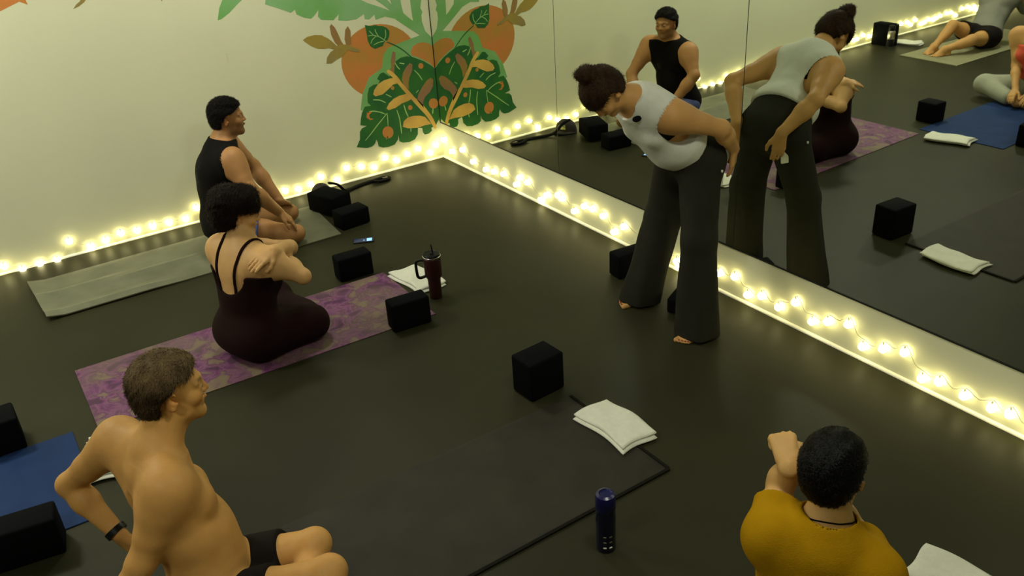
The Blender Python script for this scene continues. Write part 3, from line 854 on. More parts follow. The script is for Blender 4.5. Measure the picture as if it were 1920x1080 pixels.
B_PTS = [(-0.057, 0.165), (-0.174, 0.093), (-0.354, 0.151), (-0.507, 0.092), (-0.694, 0.076), (-0.81, 0.09), (-0.945, 0.109), (-1.112, 0.072), (-1.161, 0.139), (-1.262, 0.131), (-1.42, 0.042), (-1.496, 0.101), (-1.629, 0.14), (-1.672, 0.129), (-1.813, 0.079),
         (-1.92, 0.147), (-2.01, 0.156), (-2.119, 0.141), (-2.225, 0.064), (-2.319, 0.132), (-2.504, 0.087), (-2.671, 0.064), (-2.799, 0.069), (-2.818, 0.041), (-2.982, 0.069), (-3.132, 0.119), (-3.249, 0.142), (-3.347, 0.07), (-3.441, 0.102),
         (-3.558, 0.084), (-3.66, 0.155), (-3.771, 0.092), (-3.859, 0.131), (-3.975, 0.168), (-4.067, 0.086), (-4.171, 0.124), (-4.277, 0.155), (-4.38, 0.066), (-4.459, 0.09), (-4.577, 0.08),
         (-4.698, 0.083), (-4.775, 0.094), (-4.875, 0.058), (-4.972, 0.095)]
string_light([(-.024, a, max(b, .022)) for a, b in B_PTS], 'string of fairy lights on the low white wall under the mirrors')

# ------------------------------------------------------------------ yoga mats
def mat_slab(name, corners, label, m, th=.006, roll=None, edge=None, wav=.0):
    """corners: four floor points around the mat"""
    c = np.array([(a, b, 0) for a, b in corners]); ctr = c.mean(0)
    c = c - ctr
    nu, nv = 40, 14
    V, F = [], []
    for k, z in enumerate((.0012, th)):
        for i in range(nu + 1):
            for j in range(nv + 1):
                s, t = i / nu, j / nv
                p = c[0] * (1 - s) * (1 - t) + c[1] * s * (1 - t) + c[2] * s * t + c[3] * (1 - s) * t
                zz = z + (roll(s, t) if roll else 0) + wav * (1 + math.sin(s * 23 + t * 5) * math.sin(t * 9)) * .5
                r = min(s, 1 - s) * nu, min(t, 1 - t) * nv
                if k and min(r) == 0: zz -= th * .3
                V.append((p[0], p[1], zz))
    n1 = (nu + 1) * (nv + 1)
    for i in range(nu):
        for j in range(nv):
            a = i * (nv + 1) + j
            F.append((a, a + 1, a + nv + 2, a + nv + 1)); F.append(tuple(n1 + q for q in (a, a + nv + 1, a + nv + 2, a + 1)))
    ring = [i * (nv + 1) for i in range(nu + 1)] + [nu * (nv + 1) + j for j in range(1, nv + 1)] + [i * (nv + 1) + nv for i in range(nu - 1, -1, -1)] + [j for j in range(nv - 1, 0, -1)]
    for a, b in zip(ring, ring[1:] + ring[:1]): F.append((a, b, n1 + b, n1 + a))
    o = mesh_obj(name, V, F, m, loc=tuple(ctr), smooth=False)
    return tag(o, label, 'yoga mat')

# purple patterned mat material
def purple_mat():
    m = mat('mat_purple', (0, 0, 0, 1), rough=.7)
    nt = m.node_tree; N, L = nt.nodes, nt.links
    b = N['Principled BSDF']; tc = N.new('ShaderNodeTexCoord')
    n = N.new('ShaderNodeTexNoise'); n.inputs['Scale'].default_value = 9.0; n.inputs['Detail'].default_value = 5; n.inputs['Distortion'].default_value = .55
    n2 = N.new('ShaderNodeTexNoise'); n2.inputs['Scale'].default_value = 2.2; n2.inputs['Detail'].default_value = 2
    L.new(tc.outputs['Object'], n.inputs['Vector']); L.new(tc.outputs['Object'], n2.inputs['Vector'])
    r = N.new('ShaderNodeValToRGB'); cr = r.color_ramp
    cr.elements[0].position = .38; cr.elements[0].color = (.055, .010, .045, 1)
    cr.elements[1].position = .66; cr.elements[1].color = (.16, .115, .07, 1)
    for p_, c_ in ((.44, (.12, .022, .105, 1)), (.49, (.16, .055, .12, 1)), (.53, (.085, .016, .07, 1)), (.58, (.15, .085, .08, 1))):
        e = cr.elements.new(p_); e.color = c_
    L.new(n.outputs['Fac'], r.inputs[0])
    r2 = N.new('ShaderNodeValToRGB'); r2.color_ramp.elements[0].position = .48; r2.color_ramp.elements[1].position = .62
    L.new(n2.outputs['Fac'], r2.inputs[0])
    mx = N.new('ShaderNodeMix'); mx.data_type = 'RGBA'; L.new(r2.outputs[0], mx.inputs['Factor'])
    sep = N.new('ShaderNodeMath'); sep.operation = 'MULTIPLY'; sep.inputs[1].default_value = .45
    L.new(r2.outputs[0], sep.inputs[0]); L.new(sep.outputs[0], mx.inputs['Factor'])
    L.new(r.outputs[0], mx.inputs[6]); mx.inputs[7].default_value = (.12, .095, .055, 1)
    L.new(mx.outputs[2], b.inputs['Base Color'])
    return m
M['mat_purple'] = purple_mat()
mat_slab('yoga_mat', [(-1.385, -1.65), (-3.165, -1.62), (-3.165, -2.265), (-1.39, -2.32)], 'purple mottled yoga mat under the woman in the maroon dress', M['mat_purple'])
mat_slab('yoga_mat', [(-1.30, -.285), (-3.225, -.30), (-3.195, -.925), (-1.344, -.924)], 'grey yoga mat along the painted wall under the kneeling man', M['mat_grey'], th=.012,
         roll=lambda s, t: .022 * math.exp(-((t - .93) / .07) ** 2) * sstep(.55, .70, s) + .02 * math.exp(-((s - 1.0) / .03) ** 2) + .010 * math.exp(-((t - .5 - .06 * math.sin(s * 5)) / .05) ** 2) * (s > .45))
mat_slab('yoga_mat', [(-3.06, -3.42), (-3.06, -4.09), (-1.277, -4.09), (-1.29, -3.42)], 'black yoga mat in the foreground under the shirtless man', M['mat_dark'], th=.006)
bm_obj('edge_binding', box_bm(-.885, .885, -.008, .006, 0, .009), M['mat_edge'], [o for o in COL.objects if o.name.startswith('yoga_mat')][-1], loc=(0.0, -.335, 0))
bm_obj('edge_binding', box_bm(-.006, .008, -.33, .33, 0, .0085), M['mat_edge'], [o for o in COL.objects if o.name.startswith('yoga_mat')][-1], loc=(.885, .0, 0))
mat_slab('yoga_mat', [(-3.27, -2.20), (-5.05, -2.16), (-5.05, -2.86), (-3.27, -2.90)], 'blue yoga mat at the left edge, under the person in the orange top', M['mat_blue'], th=.008)
mat_slab('yoga_mat', [(-5.33, -.60), (-7.15, -.62), (-7.15, -1.27), (-5.30, -1.27)], 'olive grey yoga mat under the reclining person, seen in the mirror', M['mat_olive'], th=.012)

# ------------------------------------------------------------------ foam blocks
BG = 'black foam yoga blocks'
def block(x, y, rz, lx, ly, lz, label, z=0.0):
    bm = box_bm(-lx / 2, lx / 2, -ly / 2, ly / 2, .0005, lz, .012, 3)
    o = bm_obj('yoga_block', bm, M['block'], None, loc=(x, y, z), smooth=True, angle=.9)
    o.rotation_euler[2] = rz
    return tag(o, label, 'yoga block', BG)

block(-1.362, -3.277, .06, .20, .15, .20, 'black foam block standing alone in the middle of the floor')
block(-1.535, -1.558, -.04, .22, .11, .15, 'black foam block by the far edge of the purple mat, nearest the phone')
block(-1.552, -2.322, -.09, .22, .11, .165, 'black foam block beside the maroon tumbler, on the corner of the purple mat')
block(-3.535, -2.115, .02, .15, .17, .17, 'black foam block on the top edge of the blue mat, at the left')
block(-3.545, -2.955, -.15, .26, .13, .17, 'black foam block on the lower edge of the blue mat, bottom left corner')
block(-.235, -2.625, -.1, .22, .11, .15, 'black foam block beside the low white wall, behind the instructor trouser leg')
block(-.30, -3.13, .45, .18, .10, .09, 'black foam block lying flat between the feet of the instructor')
block(-1.225, -.475, -1.22, .27, .18, .135, 'black foam block lying by the painted wall in front of the cap', z=.0135)
block(-1.205, -.80, .1, .22, .14, .12, 'black foam block next to the grey mat corner, in front of the wall block')
block(-5.66, -.17, .0, .13, .25, .24, 'black foam block near the far lights, beside the metal bottle in the mirror')

# ------------------------------------------------------------------ folded towels
def towel(x, y, rz, lx, ly, label, th=.022, z=0.0, seed=0, warp=.012):
    e = empty('folded_towel', (x, y, z), label, 'towel', 'folded white towels', rz)
    r = random.Random(seed)
    ph = [r.uniform(0, 6) for _ in range(6)]
    for k in range(2):          # two folded layers
        nu, nv = 26, 18
        z0 = .0012 + k * th * .5
        V, F = [], []
        sh = .006 * (k - .5) * 2
        for side in (0, 1):
            for i in range(nu + 1):
                for j in range(nv + 1):
                    u, v = i / nu * 2 - 1, j / nv * 2 - 1
                    px_ = u * lx / 2 * (1 - .02 * k) + sh + warp * .7 * math.sin(v * 2.6 + ph[0]) * abs(u) ** 2
                    py_ = v * ly / 2 * (1 - .02 * k) - sh + warp * math.sin(u * 2.4 + ph[1]) * (abs(v) ** 2)
                    rr = max(abs(u), abs(v))
                    edge = max(0, (rr - .86) / .14)
                    hgt = th * .5 * (.5 + .5 * math.sqrt(max(0, 1 - edge ** 2)))
                    wv = .0035 * (math.sin(u * 5 + ph[2]) * math.sin(v * 4 + ph[3]) + 1) * (k + .3)
                    zz = z0 + wv * (1 if side else .0) + (hgt if side else (th * .5 - hgt) * .6)
                    V.append((px_, py_, zz))
        n1 = (nu + 1) * (nv + 1)
        for i in range(nu):
            for j in range(nv):
                a = i * (nv + 1) + j
                F.append((a, a + 1, a + nv + 2, a + nv + 1)); F.append(tuple(n1 + q for q in (a, a + nv + 1, a + nv + 2, a + 1)))
        ring = [i * (nv + 1) for i in range(nu + 1)] + [nu * (nv + 1) + j for j in range(1, nv + 1)] + [i * (nv + 1) + nv for i in range(nu - 1, -1, -1)] + [j for j in range(nv - 1, 0, -1)]
        for a, b in zip(ring, ring[1:] + ring[:1]): F.append((a, b, n1 + b, n1 + a))
        mesh_obj('folded_layer', V, F, M['towel'], e, smooth=True)
    return e
towel(-1.278, -3.738, 1.57 + .02, .33, .19, 'folded white towel below the middle block, on the corner of the black mat', seed=1, z=.006)
towel(-1.268, -1.885, 1.57 + .05, .34, .19, 'folded white towel behind the maroon tumbler at the end of the purple mat', seed=2)
towel(-3.175, -2.52, 1.35, .33, .19, 'white towel on the blue mat, behind the arm of the shirtless man', seed=3, z=.008)
towel(-.945, -5.18, 1.66, .40, .20, 'folded white towel at the bottom right, beside the person in the mustard shirt', seed=5, th=.028)
towel(-5.87, -.34, 1.2, .28, .18, 'small white towel by the metal bottle near the far lights, seen in the mirror', seed=6)

# ------------------------------------------------------------------ tumbler, bottles, phone, cap, strap
M['maroon_steel'] = mat('maroon_steel', (0.024, 0.0045, 0.0025, 1), rough=.45, coat=.1, spec=.3)
M['steel'] = mat('steel', (0.6, 0.6, 0.58, 1), rough=.25, metal=1)
t = empty('tumbler', (-1.285, -2.140, 0), 'tall maroon tumbler with a side handle, dark lid and straw, by the white towel', 'tumbler')
bm_obj('cup', lathe_bm([(.034, .0), (.036, .004), (.037, .11), (.039, .125), (.050, .145), (.051, .255), (.0505, .262)], 32), M['maroon_steel'], t, smooth=True, angle=.8)
bm_obj('rim', lathe_bm([(.051, .256), (.0525, .258), (.0525, .266), (.050, .268)], 32), M['steel'], t, smooth=True, angle=.8)
bm_obj('lid', lathe_bm([(.049, .262), (.050, .276), (.046, .280), (.040, .277), (.012, .277), (.011, .283)], 32), M['black_plastic'], t, smooth=True, angle=.8)
bm_obj('straw', tube_bm([(.012, .006, .27), (.008, .004, .31), (.004, .002, .335)], .0042, 10), M['black_plastic'], t, smooth=True)
hd = nrm((-.83, .45, 0))
hp = [tuple(hd * a) [:2] + (b,) for a, b in ((.046, .238), (.066, .243), (.088, .236), (.094, .215), (.093, .165), (.089, .140), (.074, .132), (.046, .140))]
bm_obj('handle', tube_bm(spline(hp, 5), .0085, 10), M['black_plastic'], t, smooth=True)

M['navy_bottle'] = mat('navy_bottle', (0.002, 0.003, 0.016, 1), rough=.22, coat=.4)
M['blue_cap'] = mat('blue_cap', (0.004, 0.005, 0.060, 1), rough=.3)
bt = empty('water_bottle', (-1.765, -4.268, 0), 'navy blue water bottle standing beside the edge of the black mat', 'bottle')
bm_obj('bottle_body', lathe_bm([(.030, 0), (.036, .004), (.037, .02), (.0365, .17), (.034, .185), (.033, .19)], 32), M['navy_bottle'], bt, smooth=True, angle=.8)
bm_obj('lid', lathe_bm([(.0345, .188), (.037, .192), (.037, .240), (.034, .252), (.024, .257), (.020, .252)], 32), M['blue_cap'], bt, smooth=True, angle=.7)
for zz, st in ((.028, 'white_plastic'), (.053, 'steel'), (.078, 'steel')):
    for a in (-2.35, -1.75):
        bm_obj('dot_mark', box_bm(-.001, .0015, -.006, .006, -.0035, .0035, .0012, 1), M[st], bt, loc=(.0368 * math.cos(a), .0368 * math.sin(a), zz)).rotation_euler[2] = a

fb = empty('water_bottle', (-5.565, -.31, 0), 'brushed metal bottle with a black lid beside the far block, seen in the mirror', 'bottle')
bm_obj('bottle_body', lathe_bm([(.034, 0), (.038, .004), (.038, .17), (.030, .19)], 24), M['steel'], fb, smooth=True, angle=.8)
bm_obj('lid', lathe_bm([(.030, .188), (.034, .195), (.034, .235), (.026, .245)], 24), M['black_plastic'], fb, smooth=True, angle=.8)
bm_obj('sleeve', lathe_bm([(.0395, .02), (.0395, .10)], 24), M['black_plastic'], fb, smooth=True, angle=.8)

ph = empty('smartphone', (-1.272, -1.128, 0), 'black phone with a lit blue screen lying between the blocks', 'phone', rz=-.45)
bm_obj('phone_body', box_bm(-.07, .07, -.034, .034, .0008, .009, .004, 2), M['black_plastic'], ph, smooth=True, angle=.9)
M['screen'] = mat('phone_screen', (.01, .015, .04, 1), rough=.1, emis=(.10, .22, .75, 1), estr=.05)
M['screen_lit'] = mat('phone_screen_lit', (.02, .06, .2, 1), rough=.1, emis=(.25, .55, 1, 1), estr=1.6)
bm_obj('screen', box_bm(-.064, .064, -.030, .030, .0088, .0096), M['screen'], ph)
bm_obj('lit_notification', box_bm(.022, .056, -.024, .022, .0095, .0100, .0001, 1), M['screen_lit'], ph)
bm_obj('lit_notification', box_bm(-.002, .008, -.010, .000, .0095, .0100), M['screen_lit'], ph)

# cap beside the wall
cp = empty('baseball_cap', (-1.165, -.165, 0), 'dark brown cap with a pale front patch lying by the painted wall', 'cap')
M['cap'] = mat('cap_cloth', (0.020, 0.014, 0.010, 1), rough=.85, noise=.2, nscale=40, bump=.15, bscale=300)
M['cap_mesh'] = mat('cap_mesh', (0.10, 0.095, 0.07, 1), rough=.8)
def dome(n=28, m=9, rx=.082, ry=.100, h=.105):
    bm = bmesh.new(); rings = []
    for j in range(m):
        a = j / m * math.pi / 2
        rings.append([bm.verts.new((rx * math.cos(a) ** .8 * math.cos(2 * math.pi * i / n), ry * math.cos(a) ** .8 * math.sin(2 * math.pi * i / n), .002 + h * math.sin(a))) for i in range(n)])
    top = bm.verts.new((0, 0, .002 + h))
    for a, b in zip(rings, rings[1:]):
        for i in range(n): bm.faces.new((a[i], a[(i + 1) % n], b[(i + 1) % n], b[i]))
    for i in range(n): bm.faces.new((rings[-1][i], rings[-1][(i + 1) % n], top))
    bm.faces.new(rings[0][::-1])
    return bm
ob = bm_obj('crown', dome(), M['cap'], cp, smooth=True)
bm_obj('button', lathe_bm([(.001, .104), (.007, .106), (.006, .111), (.001, .113)], 12), M['cap'], cp, smooth=True)
V, F = [], []
for k, dz in enumerate((0, .004)):
    for i in range(13):
        a = math.radians(-20 + 40 * 0 + (i - 6) * 11)
        a0 = a
        for rr in (0.0, .035, .07):
            V.append(((.080 + rr * math.cos(a0 * .9)) * math.cos(a0), (.094 + rr * .3) * math.sin(a0), .006 + dz + .012 * math.cos(a0) - rr * .10))
for k in range(2):
    for i in range(12):
        for j in range(2):
            a = k * 39 + i * 3 + j
            F.append((a, a + 1, a + 4, a + 3) if k else (a, a + 3, a + 4, a + 1))
for i in range(12): F.append((i * 3 + 2, (i + 1) * 3 + 2, 39 + (i + 1) * 3 + 2, 39 + i * 3 + 2))
mesh_obj('brim', V, F, M['cap'], cp, smooth=True)
M['patch'] = mat('cap_patch', srgb(190, 185, 110), rough=.7, col2=srgb(90, 90, 60), nscale=30)
pv, pf = [], []
for i in range(7):
    a = math.radians(-24 + i * 8)
    for z in (.036, .072):
        k_ = math.cos(math.asin((z - .002) / .105)) ** .8 + .02
        pv.append((.083 * k_ * math.cos(a), .101 * k_ * math.sin(a), z))
    if i: pf.append((2 * i - 2, 2 * i, 2 * i + 1, 2 * i - 1))
mesh_obj('front_patch', pv, pf, M['patch'], cp)
cp.rotation_euler = (0, 0, -.35)

# strap
st = spline([(-1.13, -.27, .135), (-1.06, -.25, .10), (-1.00, -.215, .03), (-.93, -.175, .010), (-.85, -.150, .009), (-.77, -.135, .009), (-.70, -.130, .010), (-.64, -.125, .010), (-.60, -.150, .010), (-.62, -.185, .011), (-.69, -.185, .012), (-.74, -.155, .020)], 8)
o = bm_obj('yoga_strap', tube_bm(st, .015, 8, flat=(.021, .009)), M['black'], smooth=True)
o.location = (0, 0, 0)
bu = bm_obj('buckle', box_bm(-.022, .022, -.016, .016, 0, .016, .004, 2), M['black_plastic'], o, loc=(-.625, -.155, .004), smooth=True, angle=.9)
tag(o, 'black yoga strap snaking along the floor by the lights, beside the cap', 'strap')

# ------------------------------------------------------------------ people
C_TAN = (0.40, 0.20, 0.075)
C_FAIR = (0.54, 0.315, 0.125)
C_MID = (0.51, 0.275, 0.092)
C_DARK = (0.21, 0.085, 0.040)
HB = dict(rough=.6, noise=.45, nscale=26, bump=.8, bscale=150, spec=.12, stretch=(1, 1, .35))
M['hair_black'] = mat('hair_black', (0.0045, 0.003, 0.0025, 1), **HB)
M['hair_brown'] = mat('hair_brown', (0.034, 0.017, 0.0075, 1), **HB)
M['hair_auburn'] = mat('hair_auburn', (0.0085, 0.0030, 0.0018, 1), **HB)
M['hair_sandy'] = mat('hair_sandy', (0.085, 0.052, 0.023, 1), attr='tint', **HB)
M['hair_wet'] = mat('hair_wet_black', (0.0015, 0.0012, 0.0011, 1), spec=.14, rough=.4, noise=.3, nscale=30, bump=.5, bscale=140)
CL = dict(rough=.9, noise=.08, nscale=12, bump=.25, bscale=260, spec=.15)
M['maroon'] = mat('maroon_jersey', (0.0105, 0.0018, 0.0016, 1), **CL)
M['white_top'] = mat('white_cotton', srgb(206, 208, 196), **CL)
M['charcoal'] = mat('charcoal_trousers', (0.019, 0.0185, 0.0125, 1), **CL)
M['black_top'] = mat('black_tank', (0.012, 0.011, 0.011, 1), rough=.9, attr='tint', noise=.1, bump=.2, bscale=260, spec=.12)
M['blue_shorts'] = mat('blue_shorts', (0.11, 0.14, 0.34, 1), **CL)
M['black_shorts'] = mat('black_shorts', (0.008, 0.0055, 0.0045, 1), **CL)
M['mustard'] = mat('mustard_cotton', (0.345, 0.185, 0.004, 1), rough=.9, noise=.08, nscale=12, bump=.25, bscale=260, spec=.04)
M['coral'] = mat('coral_cotton', (0.62, 0.10, 0.05, 1), **CL)
M['stone'] = mat('stone_trousers', (0.32, 0.33, 0.25, 1), **CL)
M['grey_tee'] = mat('grey_cotton', (0.22, 0.22, 0.18, 1), **CL)
a3 = lambda *v: np.array(v, float)

def lat(L, R):       # forward direction of a chest from its left and right shoulder
    v = np.asarray(L, float) - np.asarray(R, float)
    return nrm((v[1], -v[0], 0))

# ---- instructor, bending forward with her hands behind her hips
def instructor():
    base = a3(-.35, -3.15, 0)
    e = empty('person', base, 'standing woman in white tank top and wide charcoal trousers bending forward, hair in a bun', 'person')
    pel, chest, neck = a3(-.315, -3.165, .905), a3(-.525, -3.13, 1.105), a3(-.665, -3.125, 1.235)
    fs = a3(-.62, .05, -.78)
    shL, shR = a3(-.560, -3.285, 1.165), a3(-.575, -2.965, 1.165)
    elL, wrL = a3(-.335, -3.385, 1.075), a3(-.175, -3.325, .925)
    elR, wrR = a3(-.30, -2.865, 1.085), a3(-.17, -3.03, .92)
    hipL, hipR = a3(-.325, -3.25, .87), a3(-.32, -3.08, .87)
    knL, knR = a3(-.395, -3.335, .46), a3(-.325, -3.00, .46)
    anL, anR = a3(-.415, -3.385, .075), a3(-.395, -2.925, .075)
    hc = a3(-.805, -3.10, 1.285)
    hf, hu = nrm((-.42, -.05, -.90)), nrm((-.90, 0, .42))
    T, Ap, Ac = torso_sdf(pel, chest, neck, fs, fs, shL, shR, hipL, hipR, m=.92, fem=True, breast=.72, w=.92)
    H, HA, p = head_sdf(hc, hf, hu, .97, male=False, neck=neck, neck_r=.048)
    S = SDF().add(T)
    for sh, el, wr in ((shL, elL, wrL), (shR, elR, wrR)): S.add(arm_sdf(sh, el, wr, 1.06))
    S.add(H)
    S.add(leg_sdf(hipL, knL, anL, (1, 0, 0), .9)); S.add(leg_sdf(hipR, knR, anR, (1, 0, 0), .9))
    S.add(foot_sdf(anL, (-1, -.12, 0), (0, 0, 1), .92, side=1)); S.add(foot_sdf(anR, (-1, .12, 0), (0, 0, 1), .92, side=-1))
    S.add(hand_sdf(wrL, (.05, .06, -1), (-.5, .8, .1), 1, .22, .95, spread=.3)); S.add(hand_sdf(wrR, (.25, -.05, -.95), (.5, -.8, 0), -1, .35, .92))
    skin_obj(S, e, base, skin_mat('skin_fair'), .0048, C_MID, hc, HA, .97)
    hair_obj(hc, HA, .97, e, base, M['hair_brown'], .017, lambda x, y, z: np.minimum(np.maximum(z - .036 + np.maximum(-y, 0) * 3.2 - 0 * x, -y * .9 - .020) , .11 - y),
             extra=lambda E, p: (E.el(p(0, -.052, .132), HA, (.044, .042, .040), .01), E.sp(p(.022, -.070, .150), .022, .012), E.sp(p(-.024, -.040, .155), .020, .012), E.rc(p(0, -.03, .09), p(0, -.05, .12), .05, .035, .02)), seed=4, ns=5000, slen=.03, lift=.003, flow=1)
    # black bra, seen through the arm hole
    up = Ac[2]
    cloth_obj('bra', SDF().add(T, .004), e, base, M['black'], .006, planes((chest + up * .055, up), (chest - up * .05, -up)), fold=(.001, 14, 1))
    # white loose tank
    TT = SDF().add(T, .012)
    TT.el(chest + Ac[1] * .045 - up * .09, Ac, (.120, .085, .16), .06)
    TT.el(pel + (chest - pel) * .45 + Ap[1] * .035, Ap, (.145, .105, .15), .05)
    TT.el(pel + Ap[2] * .12, Ap, (.188, .140, .09), .04)
    hem = pel + Ap[2] * .060
    def post(X, Y, Z, g):
        g = planes((hem + Ap[1] * .05, -Ap[2] - Ap[1] * .25), (neck + up * .012, up))(X, Y, Z, g)
        for sh in (shL, shR):
            ax_ = nrm(sh - (shL + shR) / 2)
            c1 = sh + ax_ * .012 - up * .03 + Ac[1] * .0
            q = c1 - up * .055
            px, py, pz = X - c1[0], Y - c1[1], Z - c1[2]
            ba = q - c1; bb = ba @ ba
            t = np.clip((px * ba[0] + py * ba[1] + pz * ba[2]) / bb, 0, 1)
            d = np.sqrt((px - t * ba[0]) ** 2 + (py - t * ba[1]) ** 2 + (pz - t * ba[2]) ** 2)
            g = np.maximum(g, .100 - d)
        n0 = neck + Ac[1] * .045 + up * .02
        g = np.maximum(g, .075 - np.sqrt((X - n0[0]) ** 2 + (Y - n0[1]) ** 2 + (Z - n0[2]) ** 2))
        return g
    cloth_obj('tank_top', TT, e, base, M['white_top'], .0055, post, fold=(.006, 17, 2))
    # wide trousers
    P = SDF()
    P.el(pel - Ap[2] * .01, Ap, (.178, .132, .13), .05)
    P.el(pel + Ap[2] * .085, Ap, (.172, .126, .09), .05)
    for s, hp, kn, an in ((1, hipL, knL, anL), (-1, hipR, knR, anR)):
        P.sp(hp + a3(.03, 0, .01), .100, .05)
        mid = kn + a3(.0, .0, .05)
        P.rc(hp, mid, .104, .092, .05)
        P.rc(mid, a3(an[0] - .018, an[1], .015), .092, .112, .03)
    def tpost(X, Y, Z, g):
        ang = np.arctan2(Y + 3.15, X + .3)
        for s, an in ((1, anL), (-1, anR)):
            pass
        wv = .006 * np.sin(48 * (X + .35) + 0 * Z) * sstep(.85, .3, Z) + .005 * np.sin(41 * (Y + 3.0)) * sstep(.85, .3, Z)
        g = g + wv
        inner = .0
        g = np.maximum(g, .012 - Z)
        return planes((pel + Ap[2] * .145, Ap[2]))(X, Y, Z, g)
    cloth_obj('trousers', P, e, base, M['charcoal'], .0065, tpost, fold=(.0035, 10, 5))
    bm_obj('logo_mark', box_bm(-.004, .004, -.005, .005, -.006, .006, .002, 1), M['white_plastic'], e, loc=Vector(a3(-.313, -3.385, .86) - base))
    # small clip microphone on the neckline with its furry black windshield
    mc = (-0.709, -3.22, 1.167)
    S2 = SDF().el(mc, np.eye(3), (.024, .014, .014), .01)
    V, Q = S2.mesh(.004); N = vnormals(V, Q); V = V + N * (rng.normal(size=len(V)) * .0012)[:, None]
    mesh_obj('clip_microphone', V - base, Q, M['black'], e, smooth=True)
    for k, (an, s) in enumerate(((anL, 1), (anR, -1))):
        d = nrm((-1, -.12 * s, 0)); sd = np.cross(d, (0, 0, 1)) * s
        for o_, L_ in ((.034, .045), (.013, .044), (-.005, .040), (-.021, .034), (-.035, .027)):
            q = an - a3(0, 0, .0588) + d * ((.118 - .10 * max(0, .03 - o_) * .7) + L_ + .002) * .92 + sd * o_ * .92
            bm = bmesh.new(); bmesh.ops.create_uvsphere(bm, u_segments=8, v_segments=5, radius=.0055)
            for v in bm.verts: v.co.z *= .5
            bm_obj('toe_nail', bm, M['shoe_red'], e, loc=Vector(q - base), smooth=True)
instructor()
ti = empty('microphone_pack', (-0.236, -3.31, 0.781), 'small white transmitter held in the hand of the bending woman', 'transmitter')
ti.rotation_euler = (0, .1, .5)
bm_obj('case', box_bm(-.020, .020, -.007, .007, -.034, .036, .005, 3), M['white_plastic'], ti, smooth=True, angle=.9)
bm_obj('grip_clip', box_bm(-.012, .012, .007, .010, -.02, .02, .002, 1), M['black_plastic'], ti)

